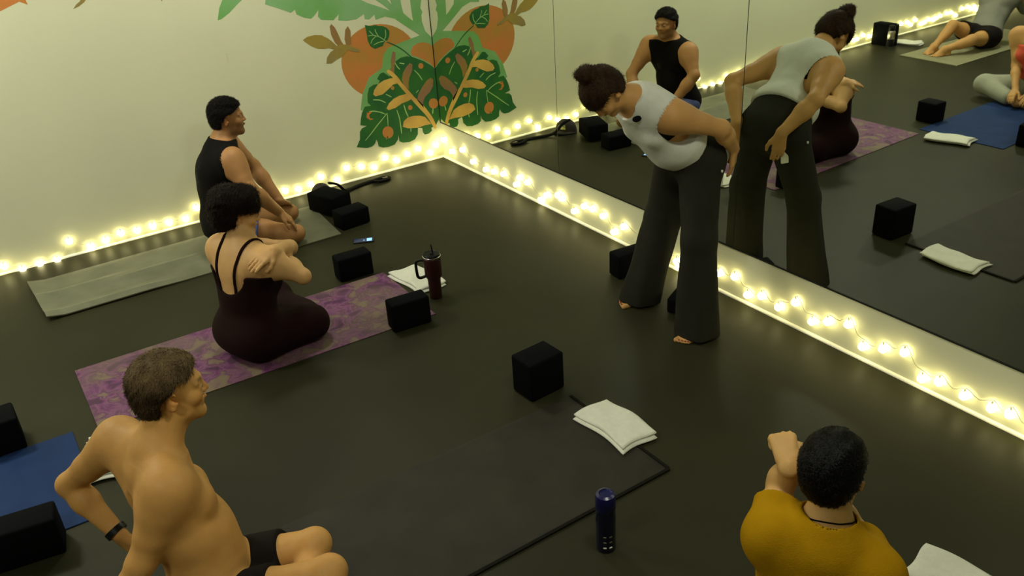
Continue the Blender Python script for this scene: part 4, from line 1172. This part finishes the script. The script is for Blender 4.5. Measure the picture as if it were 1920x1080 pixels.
# ---- kneeling man
def kneeling_man():
    base = a3(-1.95, -.70, 0)
    e = empty('person', base, 'smiling man in black sleeveless top and blue shorts kneeling on the grey mat', 'person')
    pel, chest, neck = a3(-2.03, -.665, .21), a3(-2.00, -.655, .50), a3(-1.925, -.655, .735)
    shR, shL = a3(-1.940, -.845, .660), a3(-1.865, -.465, .675)
    fc = lat(shL, shR)
    elR, wrR = (-1.903, -0.97, 0.493), (-1.726, -0.9, 0.266)
    elL, wrL = a3(-1.70, -.42, .45), (-1.613, -0.58, 0.217)
    elR, wrR, wrL = a3(*elR), a3(*wrR), a3(*wrL)
    hipR, hipL = a3(-2.02, -.755, .19), a3(-1.99, -.575, .19)
    knR, knL = a3(*(-1.636, -0.882, 0.085)), a3(-1.535, -.50, .085)
    anR, anL = a3(-1.93, -.80, .06), a3(-1.90, -.52, .06)
    hc = a3(-1.862, -.662, .882)
    hf, hu = nrm((.93, -.32, -.08)), nrm((.08, 0, 1))
    T, Ap, Ac = torso_sdf(pel, chest, neck, fc, fc, shL, shR, hipL, hipR, m=1.16, w=1.08, belly=.6)
    H, HA, p = head_sdf(hc, hf, hu, 1.0, smile=1, neck=neck, neck_r=.060)
    S = SDF().add(T)
    for sh, el, wr in ((shL, elL, wrL), (shR, elR, wrR)): S.add(arm_sdf(sh, el, wr, 1.2))
    S.add(H)
    for hp, kn, an in ((hipL, knL, anL), (hipR, knR, anR)): S.add(leg_sdf(hp, kn, an, (0, 0, -1), .98))
    for an, sd in ((anL, 1), (anR, -1)): S.add(foot_sdf(an, (-1, 0, -.15), (0, 0, -1), .85, side=sd))
    S.add(hand_sdf(wrR, nrm((-1.621, -0.93, 0.143) - wrR), (0, .1, -1), -1, .30, 1.02, spread=.3))
    S.add(hand_sdf(wrL, nrm(knL + a3(0, 0, .06) - wrL), (0, -.1, -1), 1, .30, 1.0, spread=.25))
    skin_obj(S, e, base, skin_mat('skin_tan'), .005, C_TAN, hc, HA, 1.0, beard=.42, post=planes(((0, 0, .014), (0, 0, -1))))
    eyes(hc, HA, 1.0, e, base)
    hair_obj(hc, HA, 1.0, e, base, M['hair_black'], .016, lambda x, y, z: np.maximum(np.minimum(z - .054 - .30 * np.maximum(y - .0, 0) + .25 * np.abs(x), .088 - .25 * np.abs(x) - y), np.minimum(-y - .024 + np.clip(z, -.02, .06) * .9, z + .085)), seed=8, amp=.006, ns=5000, slen=.020, lift=.006)
    def tpost(X, Y, Z, g):
        g = planes((pel + a3(0, 0, -.03), (0, 0, -1)), (neck + Ac[2] * .025, Ac[2]))(X, Y, Z, g)
        for sh in (shL, shR):
            c1 = sh + nrm(sh - (shL + shR) / 2) * .028
            g = np.maximum(g, .074 - np.sqrt((X - c1[0]) ** 2 + (Y - c1[1]) ** 2 + (Z - c1[2]) ** 2 * .8))
        return g
    def tc(V):
        q = (V - chest) @ Ac.T
        col = np.tile(a3(.0045, .0036, .0034), (len(V), 1))
        n = np.sin(q[:, 0] * 160 + 2 * np.sin(q[:, 2] * 90)) * np.sin(q[:, 2] * 130 + 2 * np.sin(q[:, 0] * 70))
        m = np.exp(-((q[:, 0] / .085) ** 6)) * np.exp(-(((q[:, 2] - .02) / .10) ** 6)) * (q[:, 1] < 0) * sstep(-.2, .4, n) * .75
        l = np.exp(-(((q[:, 0] - .075) / .020) ** 4)) * np.exp(-(((q[:, 2] - .055) / .028) ** 4)) * (q[:, 1] > 0) * .8 * (.5 + .5 * sstep(-.3, .3, n))
        m = np.maximum(m, l)
        return col * (1 - m[:, None]) + a3(.035, .042, .033) * m[:, None]
    cloth_obj('tank_top', SDF().add(T, .011), e, base, M['black_top'], .0055, tpost, fold=(.003, 13, 7), colf=tc)
    L = SDF().el(pel, Ap, (.178, .135, .12), .04)
    for hp, kn in ((hipL, knL), (hipR, knR)):
        L.sp(hp + a3(-.045, 0, 0), .108, .04); L.rc(hp, hp + (kn - hp) * .52, .104, .098, .04)
    def sp(X, Y, Z, g):
        g = planes(((0, 0, .016), (0, 0, -1)), (pel + a3(0, 0, .06), (0, 0, 1)))(X, Y, Z, g)
        dR = nrm(knR - hipR); qR = hipR + (knR - hipR) * .40
        return planes((qR, dR))(X, Y, Z, g)
    cloth_obj('shorts', L, e, base, M['blue_shorts'], .007, sp, fold=(.004, 13, 9))
kneeling_man()

# ---- woman in the maroon dress, arms wrapped round her shoulders
def maroon_woman():
    base = a3(-2.28, -2.06, 0)
    e = empty('person', base, 'seated woman in a maroon strappy dress hugging her own shoulders on the purple mat', 'person')
    pel, chest, neck = a3(-2.335, -2.055, .135), a3(-2.30, -2.04, .40), a3(-2.265, -2.010, .605)
    shL, shR = a3(*(-2.352, -2.002, 0.545)), a3(*(-2.218, -2.211, 0.535))
    shL = a3(-2.345, -1.885, .555); shR = a3(-2.215, -2.185, .545)
    fc = lat(shL, shR)
    elR = a3(*(-2.08, -2.284, 0.455)); wrR = a3(-2.10, -1.93, .50)
    elL = a3(*(-2.034, -2.002, 0.5)); wrL = a3(*(-2.185, -2.218, 0.603))
    hipL, hipR = a3(-2.335, -1.96, .115), a3(-2.30, -2.13, .115)
    knR, knL = a3(*(-2.033, -2.137, 0.11)), a3(-2.09, -1.74, .12)
    anR, anL = a3(-2.12, -1.93, .06), a3(-2.06, -1.99, .06)
    hc = a3(*(-2.24, -1.96, 0.745))
    hf, hu = nrm((.90, -.28, -.32)), nrm((.25, -.05, 1))
    T, Ap, Ac = torso_sdf(pel, chest, neck, fc, fc, shL, shR, hipL, hipR, m=1.06, fem=True, breast=1.1, w=1.06)
    H, HA, p = head_sdf(hc, hf, hu, .97, male=False, neck=neck, neck_r=.050)
    S = SDF().add(T)
    for sh, el, wr in ((shL, elL, wrL), (shR, elR, wrR)): S.add(arm_sdf(sh, el, wr, 1.0))
    S.add(H)
    for hp, kn, an in ((hipL, knL, anL), (hipR, knR, anR)): S.add(leg_sdf(hp, kn, an, (0, 0, -1), .92))
    S.add(foot_sdf(anR, (.2, .9, -.1), (.3, 0, .9), .9, side=1)); S.add(foot_sdf(anL, (.2, -.9, -.1), (.3, 0, .9), .9, side=-1))
    S.add(hand_sdf(wrL, nrm(a3(*(-2.348, -2.283, 0.573)) - wrL), (.25, .45, -.85), 1, .22, .98, spread=.45))
    S.add(hand_sdf(wrR, nrm(shL - wrR), (-.9, -.3, -.1), -1, .4, .93))
    BV, BN = skin_obj(S, e, base, skin_mat('skin_fair'), .005, C_FAIR, hc, HA, .97, post=planes(((0, 0, .012), (0, 0, -1))))
    eyes(hc, HA, .97, e, base)
    hair_obj(hc, HA, .97, e, base, M['hair_auburn'], .026, lambda x, y, z: np.maximum(np.minimum(z - .030 + np.maximum(-y, 0) * 2.5, .096 - y), np.minimum(-y - .012 + 0 * x, z + .105)), seed=12, amp=.006, ns=9000, slen=.035, lift=.008,
             extra=lambda E, p: (E.el(p(0, -.040, .060), HA, (.098, .105, .080), .03), E.el(p(0, -.095, .010), HA, (.080, .060, .085), .05), E.el(p(0, -.070, -.045), HA, (.070, .050, .05), .05), E.sp(p(-.035, .03, .085), .045, .05), E.sp(p(.035, .03, .085), .045, .05)))
    up = Ac[2]
    D = SDF().add(T, .011)
    D.el(pel + a3(0, 0, -.01), Ap, (.215, .165, .125), .05)
    for hp, kn, an in ((hipL, knL, anL), (hipR, knR, anR)):
        D.rc(hp, kn, .112, .086, .05); D.rc(kn, an + (kn - an) * .25, .086, .062, .04)
    D.el((knL + knR) / 2 * .5 + pel * .5 + a3(.06, 0, -.02), np.eye(3), (.20, .22, .085), .05)
    def dp(X, Y, Z, g):
        topf = chest + up * .085
        g = planes((topf, nrm(up - Ac[1] * .15)), ((0, 0, .013), (0, 0, -1)))(X, Y, Z, g)
        b = chest - Ac[1] * .12 + up * .085     # scooped back
        g = np.maximum(g, .118 - np.sqrt((X - b[0]) ** 2 + (Y - b[1]) ** 2 + (Z - b[2]) ** 2))
        for sh in (shL, shR):
            c1 = sh - up * .045
            g = np.maximum(g, .062 - np.sqrt((X - c1[0]) ** 2 + (Y - c1[1]) ** 2 + (Z - c1[2]) ** 2))
        return g
    cloth_obj('dress', D, e, base, M['maroon'], .006, dp, fold=(.004, 12, 13))
    for s in (1, -1):
        def q(x, y, z): return tuple(chest + Ac[0] * x * s + Ac[1] * y + up * z)
        pts = spline([q(.088, .125, .05), q(.085, .12, .13), q(.080, .06, .20), q(.078, .0, .22), q(.075, -.06, .20), q(.070, -.12, .13), q(.066, -.14, .06), q(.062, -.14, .0), q(.062, -.14, -.05)], 7)
        pts = [tuple(v) for v in snap(pts, BV, BN, .004) - base]
        bm_obj('shoulder_strap', tube_bm(pts, .005, 8, flat=(.008, .004)), M['maroon'], e, smooth=True)
maroon_woman()

# ---- shirtless man in the foreground
def m2_tint(q):
    top = sstep(.02, .10, q[:, 2])
    tmp = sstep(-.01, .05, q[:, 1]) * sstep(.07, .0, q[:, 2])
    c = np.tile(a3(.050, .030, .013), (len(q), 1))
    c = c * (1 - top[:, None]) + a3(.15, .10, .048) * top[:, None]
    return c * (1 - tmp[:, None]) + a3(.13, .11, .065) * tmp[:, None]
def shirtless_man():
    base = a3(-3.0, -3.75, 0)
    e = empty('person', base, 'shirtless man with short sandy hair sitting in the foreground, hands behind his back', 'person')
    pel, chest, neck = a3(*(-3.034, -3.723, 0.15)), a3(*(-3.053, -3.65, 0.44)), a3(*(-3.054, -3.597, 0.68))
    shR, shL = a3(*(-3.068, -3.743, 0.62)), a3(*(-3.14, -3.405, 0.635))
    fc = nrm(lat(shL, shR) * .6 + a3(.83, -.45, 0) * .4)
    fp = nrm((.80, -.45, 0))
    elL, wrL = a3(*(-3.332, -3.245, 0.43)), a3(*(-3.242, -3.404, 0.27))
    elR, wrR = a3(*(-3.218, -3.763, 0.4)), a3(*(-3.345, -3.764, 0.2))
    lp = np.array([-fp[1], fp[0], 0])
    hipL, hipR = pel + lp * .09 - a3(0, 0, .02), pel - lp * .09 - a3(0, 0, .02)
    knL, knR = a3(*(-2.692, -3.824, 0.22)), a3(*(-2.709, -4.006, 0.25))
    anL, anR = knL + a3(-.24, -.36, -.16), knR + a3(-.22, -.34, -.19)
    hc = a3(*(-2.968, -3.568, 0.85))
    hf, hu = nrm((.97, -.10, -.10)), nrm((.12, .05, 1))
    T, Ap, Ac = torso_sdf(pel, chest, neck, fp, fc, shL, shR, hipL, hipR, m=1.04, w=1.05, belly=.7)
    H, HA, p = head_sdf(hc, hf, hu, 1.06, neck=neck, neck_r=.060)
    S = SDF().add(T)
    for sh, el, wr in ((shL, elL, wrL), (shR, elR, wrR)): S.add(arm_sdf(sh, el, wr, 1.08))
    S.add(H)
    S.rc(chest - Ac[1] * .128 + Ac[2] * .10, pel - Ap[1] * .128 + Ap[2] * .06, .010, .012, .035, sub=True)
    S.el(chest - Ac[1] * .085 - Ac[0] * .085 + Ac[2] * .07, Ac, (.05, .030, .07), .03)
    S.el(chest - Ac[1] * .085 + Ac[0] * .085 + Ac[2] * .07, Ac, (.05, .030, .07), .03)
    for hp, kn, an in ((hipL, knL, anL), (hipR, knR, anR)): S.add(leg_sdf(hp, kn, an, (-.6, 0, -.5), .98))
    for an, sd in ((anL, 1), (anR, -1)): S.add(foot_sdf(an, (.3, -.9, -.1), (.2, 0, 1), .95, side=sd))
    S.add(hand_sdf(wrL, nrm((.35, -.40, -.62)), (.7, .2, -.3), -1, .3, 1.03)); S.add(hand_sdf(wrR, (.1, .1, -1), (.9, .1, 0), 1, .35, 1.03))
    def areola_tint(V, col):  # darker, redder skin colour at the nipples
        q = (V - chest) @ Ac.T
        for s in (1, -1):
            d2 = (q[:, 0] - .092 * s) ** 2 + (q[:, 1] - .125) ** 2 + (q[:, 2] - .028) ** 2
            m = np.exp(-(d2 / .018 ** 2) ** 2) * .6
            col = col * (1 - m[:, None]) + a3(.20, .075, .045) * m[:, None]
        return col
    skin_obj(S, e, base, skin_mat('skin_warm'), .0045, (0.53, 0.280, 0.082), hc, HA, 1.06, blush=.35, areola_tint=areola_tint, post=planes(((0, 0, .010), (0, 0, -1))))
    eyes(hc, HA, 1.06, e, base)
    hair_obj(hc, HA, 1.06, e, base, M['hair_sandy'], .014, lambda x, y, z: np.maximum(np.minimum(z - .052 + .0 * x - .8 * np.maximum(y - .05, 0), .090 - y), np.minimum(-y - .032 + np.clip(z, -.01, .06) * 1.0, z + .090 + y * .3)), seed=20, amp=.004, h=.0035, ns=9000, slen=.022, lift=.004, tint=m2_tint)
    L = SDF().el(pel + a3(0, 0, -.01), Ap, (.185, .140, .115), .04)
    for hp, kn in ((hipL, knL), (hipR, knR)):
        L.sp(hp - fp * .045, .108, .04); L.rc(hp, hp + (kn - hp) * .62, .104, .086, .03)
    dl = nrm(knL - hipL + knR - hipR); ql = (hipL + hipR) / 2 + ((knL + knR) - (hipL + hipR)) / 2 * .62
    cloth_obj('shorts', L, e, base, M['black_shorts'], .006, planes((ql, dl), (pel + a3(0, 0, .05), nrm(a3(0, 0, 1) - fp * .9)), ((0, 0, .011), (0, 0, -1))), fold=(.003, 13, 21))
    # fitness band
    d = nrm(wrL - elL); c0 = wrL - d * .012 - base
    A = frame(d, a3(0, 0, 1))
    ring = [tuple(c0 + A[0] * .0335 * math.cos(t) + A[2] * .0305 * math.sin(t)) for t in [2 * math.pi * i / 28 for i in range(28)]]
    bm = bmesh.new(); rr = []
    for k in (-.011, .011):
        for rad in (1.0, 1.13):
            rr.append([bm.verts.new(Vector(c0 + A[1] * k + (A[0] * .0335 * math.cos(2 * math.pi * i / 28) + A[2] * .0305 * math.sin(2 * math.pi * i / 28)) * rad)) for i in range(28)])
    for a_, b_ in ((0, 1), (1, 3), (3, 2), (2, 0)):
        for i in range(28): bm.faces.new((rr[a_][i], rr[a_][(i + 1) % 28], rr[b_][(i + 1) % 28], rr[b_][i]))
    w = bm_obj('wristband', bm, M['black_plastic'], e, smooth=True, angle=.8)
    return e
shirtless_man()

# ---- person in the mustard shirt
def mustard_person():
    base = a3(-1.60, -5.12, 0)
    e = empty('person', base, 'person with short black hair and mustard shirt seen from behind, fist raised', 'person')
    hc = a3(*(-1.511, -4.98, 0.7))
    neck = a3(*(-1.559, -5.017, 0.545))
    shL, shR = a3(*(-1.668, -4.915, 0.5)), a3(*(-1.52, -5.157, 0.455))
    fc = nrm(lat(shL, shR) + a3(.05, .1, 0))
    chest = (shL + shR) / 2 + a3(0, 0, -.19) - fc * .0
    pel = chest + a3(-.03, -.05, -.27); pel[2] = .13
    wrL = a3(*(-1.545, -4.853, 0.65))
    elL = shL + fc * .17 + a3(0, 0, .045)
    wrR = wrL + a3(.07, -.01, -.05); elR = shR + fc * .22 + a3(-.08, 0, -.02)
    lp = np.array([-fc[1], fc[0], 0])
    hipL, hipR = pel + lp * .09 - a3(0, 0, .02), pel - lp * .09 - a3(0, 0, .02)
    knL, knR = pel + fc * .41 + lp * .04 - a3(0, 0, .04), pel + fc * .40 - lp * .12 - a3(0, 0, .04)
    anL, anR = pel + fc * .02 + lp * .10, pel + fc * .02 - lp * .10; anL[2] = anR[2] = .06
    hf, hu = nrm(fc * .95 + a3(.42, -.26, -.14)), nrm(a3(-.02, .05, 1) + fc * .12)
    T, Ap, Ac = torso_sdf(pel, chest, neck, fc, fc, shL, shR, hipL, hipR, m=.98, fem=False, w=.96)
    H, HA, p = head_sdf(hc, hf, hu, .99, male=False, neck=neck, neck_r=.052)
    S = SDF().add(T)
    for sh, el, wr in ((shL, elL, wrL), (shR, elR, wrR)): S.add(arm_sdf(sh, el, wr, .98))
    S.add(H)
    for hp, kn, an in ((hipL, knL, anL), (hipR, knR, anR)): S.add(leg_sdf(hp, kn, an, (0, 0, -1), .9))
    for an, sd in ((anL, 1), (anR, -1)): S.add(foot_sdf(an, -fc, (0, 0, -1), .85, side=sd))
    hd = nrm(a3(.50, .72, .42))
    S.add(hand_sdf(wrL, hd, nrm(a3(.25, .25, -.9)), -1, 1.35, 1.08, spread=.0, tcurl=.9))
    S.add(hand_sdf(wrR, hd, nrm(a3(-.3, -.1, -.9)), 1, 1.3, .95, spread=.0, tcurl=1.0))
    BV, BN = skin_obj(S, e, base, skin_mat('skin_fair'), .0045, (0.52, 0.305, 0.105), hc, HA, .99, post=planes(((0, 0, .012), (0, 0, -1))))
    eyes(hc, HA, .99, e, base)
    hair_obj(hc, HA, .99, e, base, M['hair_wet'], .016, lambda x, y, z: np.maximum(np.minimum(z - .040 + np.maximum(-y, 0) * 2.0, .10 - y), np.minimum(-y - .030 + np.clip(z, -.02, .05) * .9, z + .088)), seed=30, amp=.0035, h=.0035, ns=6000, slen=.018, lift=.0025)
    D = SDF().add(T, .016)
    D.el(pel, Ap, (.19, .145, .12), .04)
    for sh, el in ((shL, elL), (shR, elR)): D.rc(sh, sh + (el - sh) * .72, .072, .068, .03)
    n0 = neck - fc * .006
    def dp(X, Y, Z, g):
        na = nrm(hc - neck + a3(0, 0, .05)); q_ = [(X - n0[0]), (Y - n0[1]), (Z - n0[2])]; tt = q_[0] * na[0] + q_[1] * na[1] + q_[2] * na[2]
        g = smax(g, .074 - np.sqrt((q_[0] - tt * na[0]) ** 2 + (q_[1] - tt * na[1]) ** 2 + (q_[2] - tt * na[2]) ** 2) - 10 * (tt < -.1), .008)
        dL = nrm(elL - shL); qL = shL + (elL - shL) * .62
        near = np.sqrt((X - elL[0]) ** 2 + (Y - elL[1]) ** 2 + (Z - elL[2]) ** 2)
        cut = (X - qL[0]) * dL[0] + (Y - qL[1]) * dL[1] + (Z - qL[2]) * dL[2]
        g = np.where(near < .17, np.maximum(g, cut), g)
        return np.maximum(g, .012 - Z)
    cloth_obj('shirt', D, e, base, M['mustard'], .0055, dp, fold=(.006, 20, 31))
    # thin dark necklace resting on the neck
    pts = []
    for i in range(48):
        t = 2 * math.pi * i / 48
        pts.append(neck + Ac[2] * (.030 - .016 * math.sin(t)) + Ac[0] * .085 * math.cos(t) + Ac[1] * (.012 + .085 * math.sin(t)))
    pts = [tuple(v) for v in snap(pts, BV, BN, .002) - base]
    bm_obj('necklace', tube_bm(pts, .0022, 6, closed=True), M['black'], e, smooth=True)
mustard_person()

# ---- people seen only in the mirror
def crosslegged():
    base = a3(-4.6, -2.45, 0)
    e = empty('person', base, 'cross-legged person in orange tank top on the blue mat, seen in the mirror', 'person')
    pel, chest, neck = a3(-4.64, -2.42, .14), a3(-4.59, -2.36, .42), a3(-4.55, -2.34, .63)
    shL, shR = a3(-4.57, -2.18, .555), a3(-4.56, -2.51, .555)
    fc = a3(1, 0, 0)
    elL, wrL = a3(-4.52, -2.24, .31), a3(-4.33, -2.37, .155)
    elR, wrR = a3(-4.50, -2.64, .31), a3(-4.33, -2.53, .15)
    hipL, hipR = a3(-4.65, -2.36, .12), a3(-4.65, -2.54, .12)
    knL, knR = a3(-4.46, -2.03, .12), a3(-4.45, -2.84, .12)
    anL, anR = a3(-4.30, -2.42, .06), a3(-4.37, -2.50, .07)
    hc = a3(-4.53, -2.34, .79); hf, hu = a3(1, 0, -.1), a3(0, 0, 1)
    T, Ap, Ac = torso_sdf(pel, chest, neck, fc, fc, shL, shR, hipL, hipR, m=.95, fem=True, breast=.9, w=.95)
    H, HA, p = head_sdf(hc, hf, hu, .97, male=False, neck=neck, neck_r=.05)
    S = SDF().add(T)
    for sh, el, wr in ((shL, elL, wrL), (shR, elR, wrR)): S.add(arm_sdf(sh, el, wr, .9))
    S.add(H)
    for hp, kn, an in ((hipL, knL, anL), (hipR, knR, anR)): S.add(leg_sdf(hp, kn, an, (0, 0, -1), .9))
    S.add(foot_sdf(anL, (.15, -1, 0), (1, .2, .3), .9, side=1)); S.add(foot_sdf(anR, (.1, 1, 0), (1, 0, .3), .9, side=-1))
    S.add(hand_sdf(wrL, (.9, -.2, -.5), (0, -.3, -1), -1, .4, .93)); S.add(hand_sdf(wrR, (.9, .2, -.5), (0, .3, -1), 1, .4, .93))
    skin_obj(S, e, base, skin_mat('skin_fair'), .0062, C_MID, hc, HA, .97, post=planes(((0, 0, .012), (0, 0, -1))))
    eyes(hc, HA, .97, e, base)
    hair_obj(hc, HA, .97, e, base, M['hair_brown'], .016, lambda x, y, z: np.maximum(np.minimum(z - .045, .10 - y), np.minimum(-y - .012, z + .10)), seed=42, h=.006)
    up = Ac[2]
    cloth_obj('tank_top', SDF().add(T, .010), e, base, M['coral'], .007, lambda X, Y, Z, g: np.maximum(np.maximum(planes((chest + up * .13, nrm(up + Ac[1] * .3)), (pel + a3(0, 0, .06), (0, 0, -1)))(X, Y, Z, g),
              .07 - np.sqrt((X - shL[0]) ** 2 + (Y - shL[1] - .02) ** 2 + (Z - shL[2]) ** 2)), .07 - np.sqrt((X - shR[0]) ** 2 + (Y - shR[1] + .02) ** 2 + (Z - shR[2]) ** 2)), fold=(.003, 13, 43))
    L = SDF().el(pel, Ap, (.19, .145, .12), .04)
    for hp, kn, an in ((hipL, knL, anL), (hipR, knR, anR)):
        L.sp(hp + a3(-.04, 0, 0), .105, .04); L.rc(hp, kn, .108, .080, .04); L.rc(kn, kn + (an - kn) * .72, .080, .062, .04)
    cloth_obj('trousers', L, e, base, M['stone'], .0075, planes((pel + a3(0, 0, .085), (0, 0, 1)), ((0, 0, .013), (0, 0, -1))), fold=(.004, 13, 44))
crosslegged()

def lying_person():
    base = a3(-6.2, -.95, 0)
    e = empty('person', base, 'person in grey shirt reclining on the olive mat, seen in the mirror', 'person')
    pel, chest, neck = a3(-6.22, -.98, .135), a3(-6.42, -.95, .38), a3(-6.52, -.93, .58)
    shL, shR = a3(-6.52, -.76, .52), a3(-6.50, -1.11, .52)
    fc = a3(.9, 0, .3)
    elL, wrL = a3(-6.72, -.70, .31), a3(-6.80, -.68, .09)
    elR, wrR = a3(-6.70, -1.17, .31), a3(-6.78, -1.18, .09)
    hipL, hipR = a3(-6.19, -.89, .12), a3(-6.19, -1.07, .12)
    knL, knR = a3(-5.87, -.82, .26), a3(-5.83, -1.08, .15)
    anL, anR = a3(-5.62, -.80, .075), a3(-5.58, -.95, .075)
    hc = a3(-6.51, -.93, .74); hf, hu = a3(1, 0, .1), a3(-.1, 0, 1)
    T, Ap, Ac = torso_sdf(pel, chest, neck, fc, fc, shL, shR, hipL, hipR, m=1.0)
    H, HA, p = head_sdf(hc, hf, hu, 1.0, neck=neck)
    S = SDF().add(T)
    for sh, el, wr in ((shL, elL, wrL), (shR, elR, wrR)): S.add(arm_sdf(sh, el, wr, 1.0))
    S.add(H)
    for hp, kn, an in ((hipL, knL, anL), (hipR, knR, anR)): S.add(leg_sdf(hp, kn, an, (-.7, 0, -.6), 1.0))
    S.add(foot_sdf(anL, (.95, .1, 0), (0, 0, 1), .95, side=1)); S.add(foot_sdf(anR, (.9, .35, 0), (0, 0, 1), .95, side=-1))
    S.add(hand_sdf(wrL, (-.5, .4, -.45), (0, 0, -1), -1, .2)); S.add(hand_sdf(wrR, (-.5, -.4, -.45), (0, 0, -1), 1, .2))
    skin_obj(S, e, base, skin_mat('skin_fair'), .007, C_MID, hc, HA, 1.0, post=planes(((0, 0, .0145), (0, 0, -1))))
    eyes(hc, HA, 1.0, e, base)
    hair_obj(hc, HA, 1.0, e, base, M['hair_brown'], .014, lambda x, y, z: np.maximum(np.minimum(z - .045, .10 - y), np.minimum(-y - .012, z + .10)), seed=52, h=.006)
    sh_ = SDF().add(T, .014)
    for sh, el in ((shL, elL), (shR, elR)): sh_.rc(sh, sh + (el - sh) * .75, .068, .070, .03)
    cloth_obj('shirt', sh_, e, base, M['grey_tee'], .0075, planes((pel + a3(.02, 0, .03), (.6, 0, -.8)), (neck + a3(0, 0, .02), (-.3, 0, 1)), ((0, 0, .0145), (0, 0, -1))), fold=(.008, 18, 53))
    L = SDF().el(pel, Ap, (.19, .14, .13), .04)
    for hp, kn in ((hipL, knL), (hipR, knR)): L.rc(hp, hp + (kn - hp) * .55, .112, .10, .04)
    cloth_obj('shorts', L, e, base, M['black_shorts'], .0075, planes((pel + a3(0, 0, .09), (-.4, 0, .8)), ((0, 0, .0148), (0, 0, -1)), (pel + a3(.21, 0, 0), (1, 0, .1))), fold=(.004, 13, 54))
lying_person()

# ------------------------------------------------------------------ ceiling lamps (above the frame)
M['lamp'] = mat('lamp_diffuser', (1, 1, .9, 1), rough=.5, emis=(1, .9, .6, 1), estr=1.5)
for i, (lx, ly, lz, lp) in enumerate(LAMP_SPOTS):
    where = ('above the reclining person', 'above the blue mat', 'above the kneeling man', 'above the camera side of the room', 'above the mustard shirted person')[i]
    e = empty('ceiling_light', (lx, ly, ZC), 'round dimmed ceiling light ' + where, 'ceiling light', 'ceiling lights')
    bm_obj('housing', lathe_bm([(.30, 0), (.30, -.02), (.28, -.026), (.27, -.020), (.27, -.004)], 32, cap=False), M['trim'], e, smooth=True, angle=.8)
    bm_obj('diffuser', lathe_bm([(.269, -.012), (.268, -.014)], 32), M['lamp'], e)
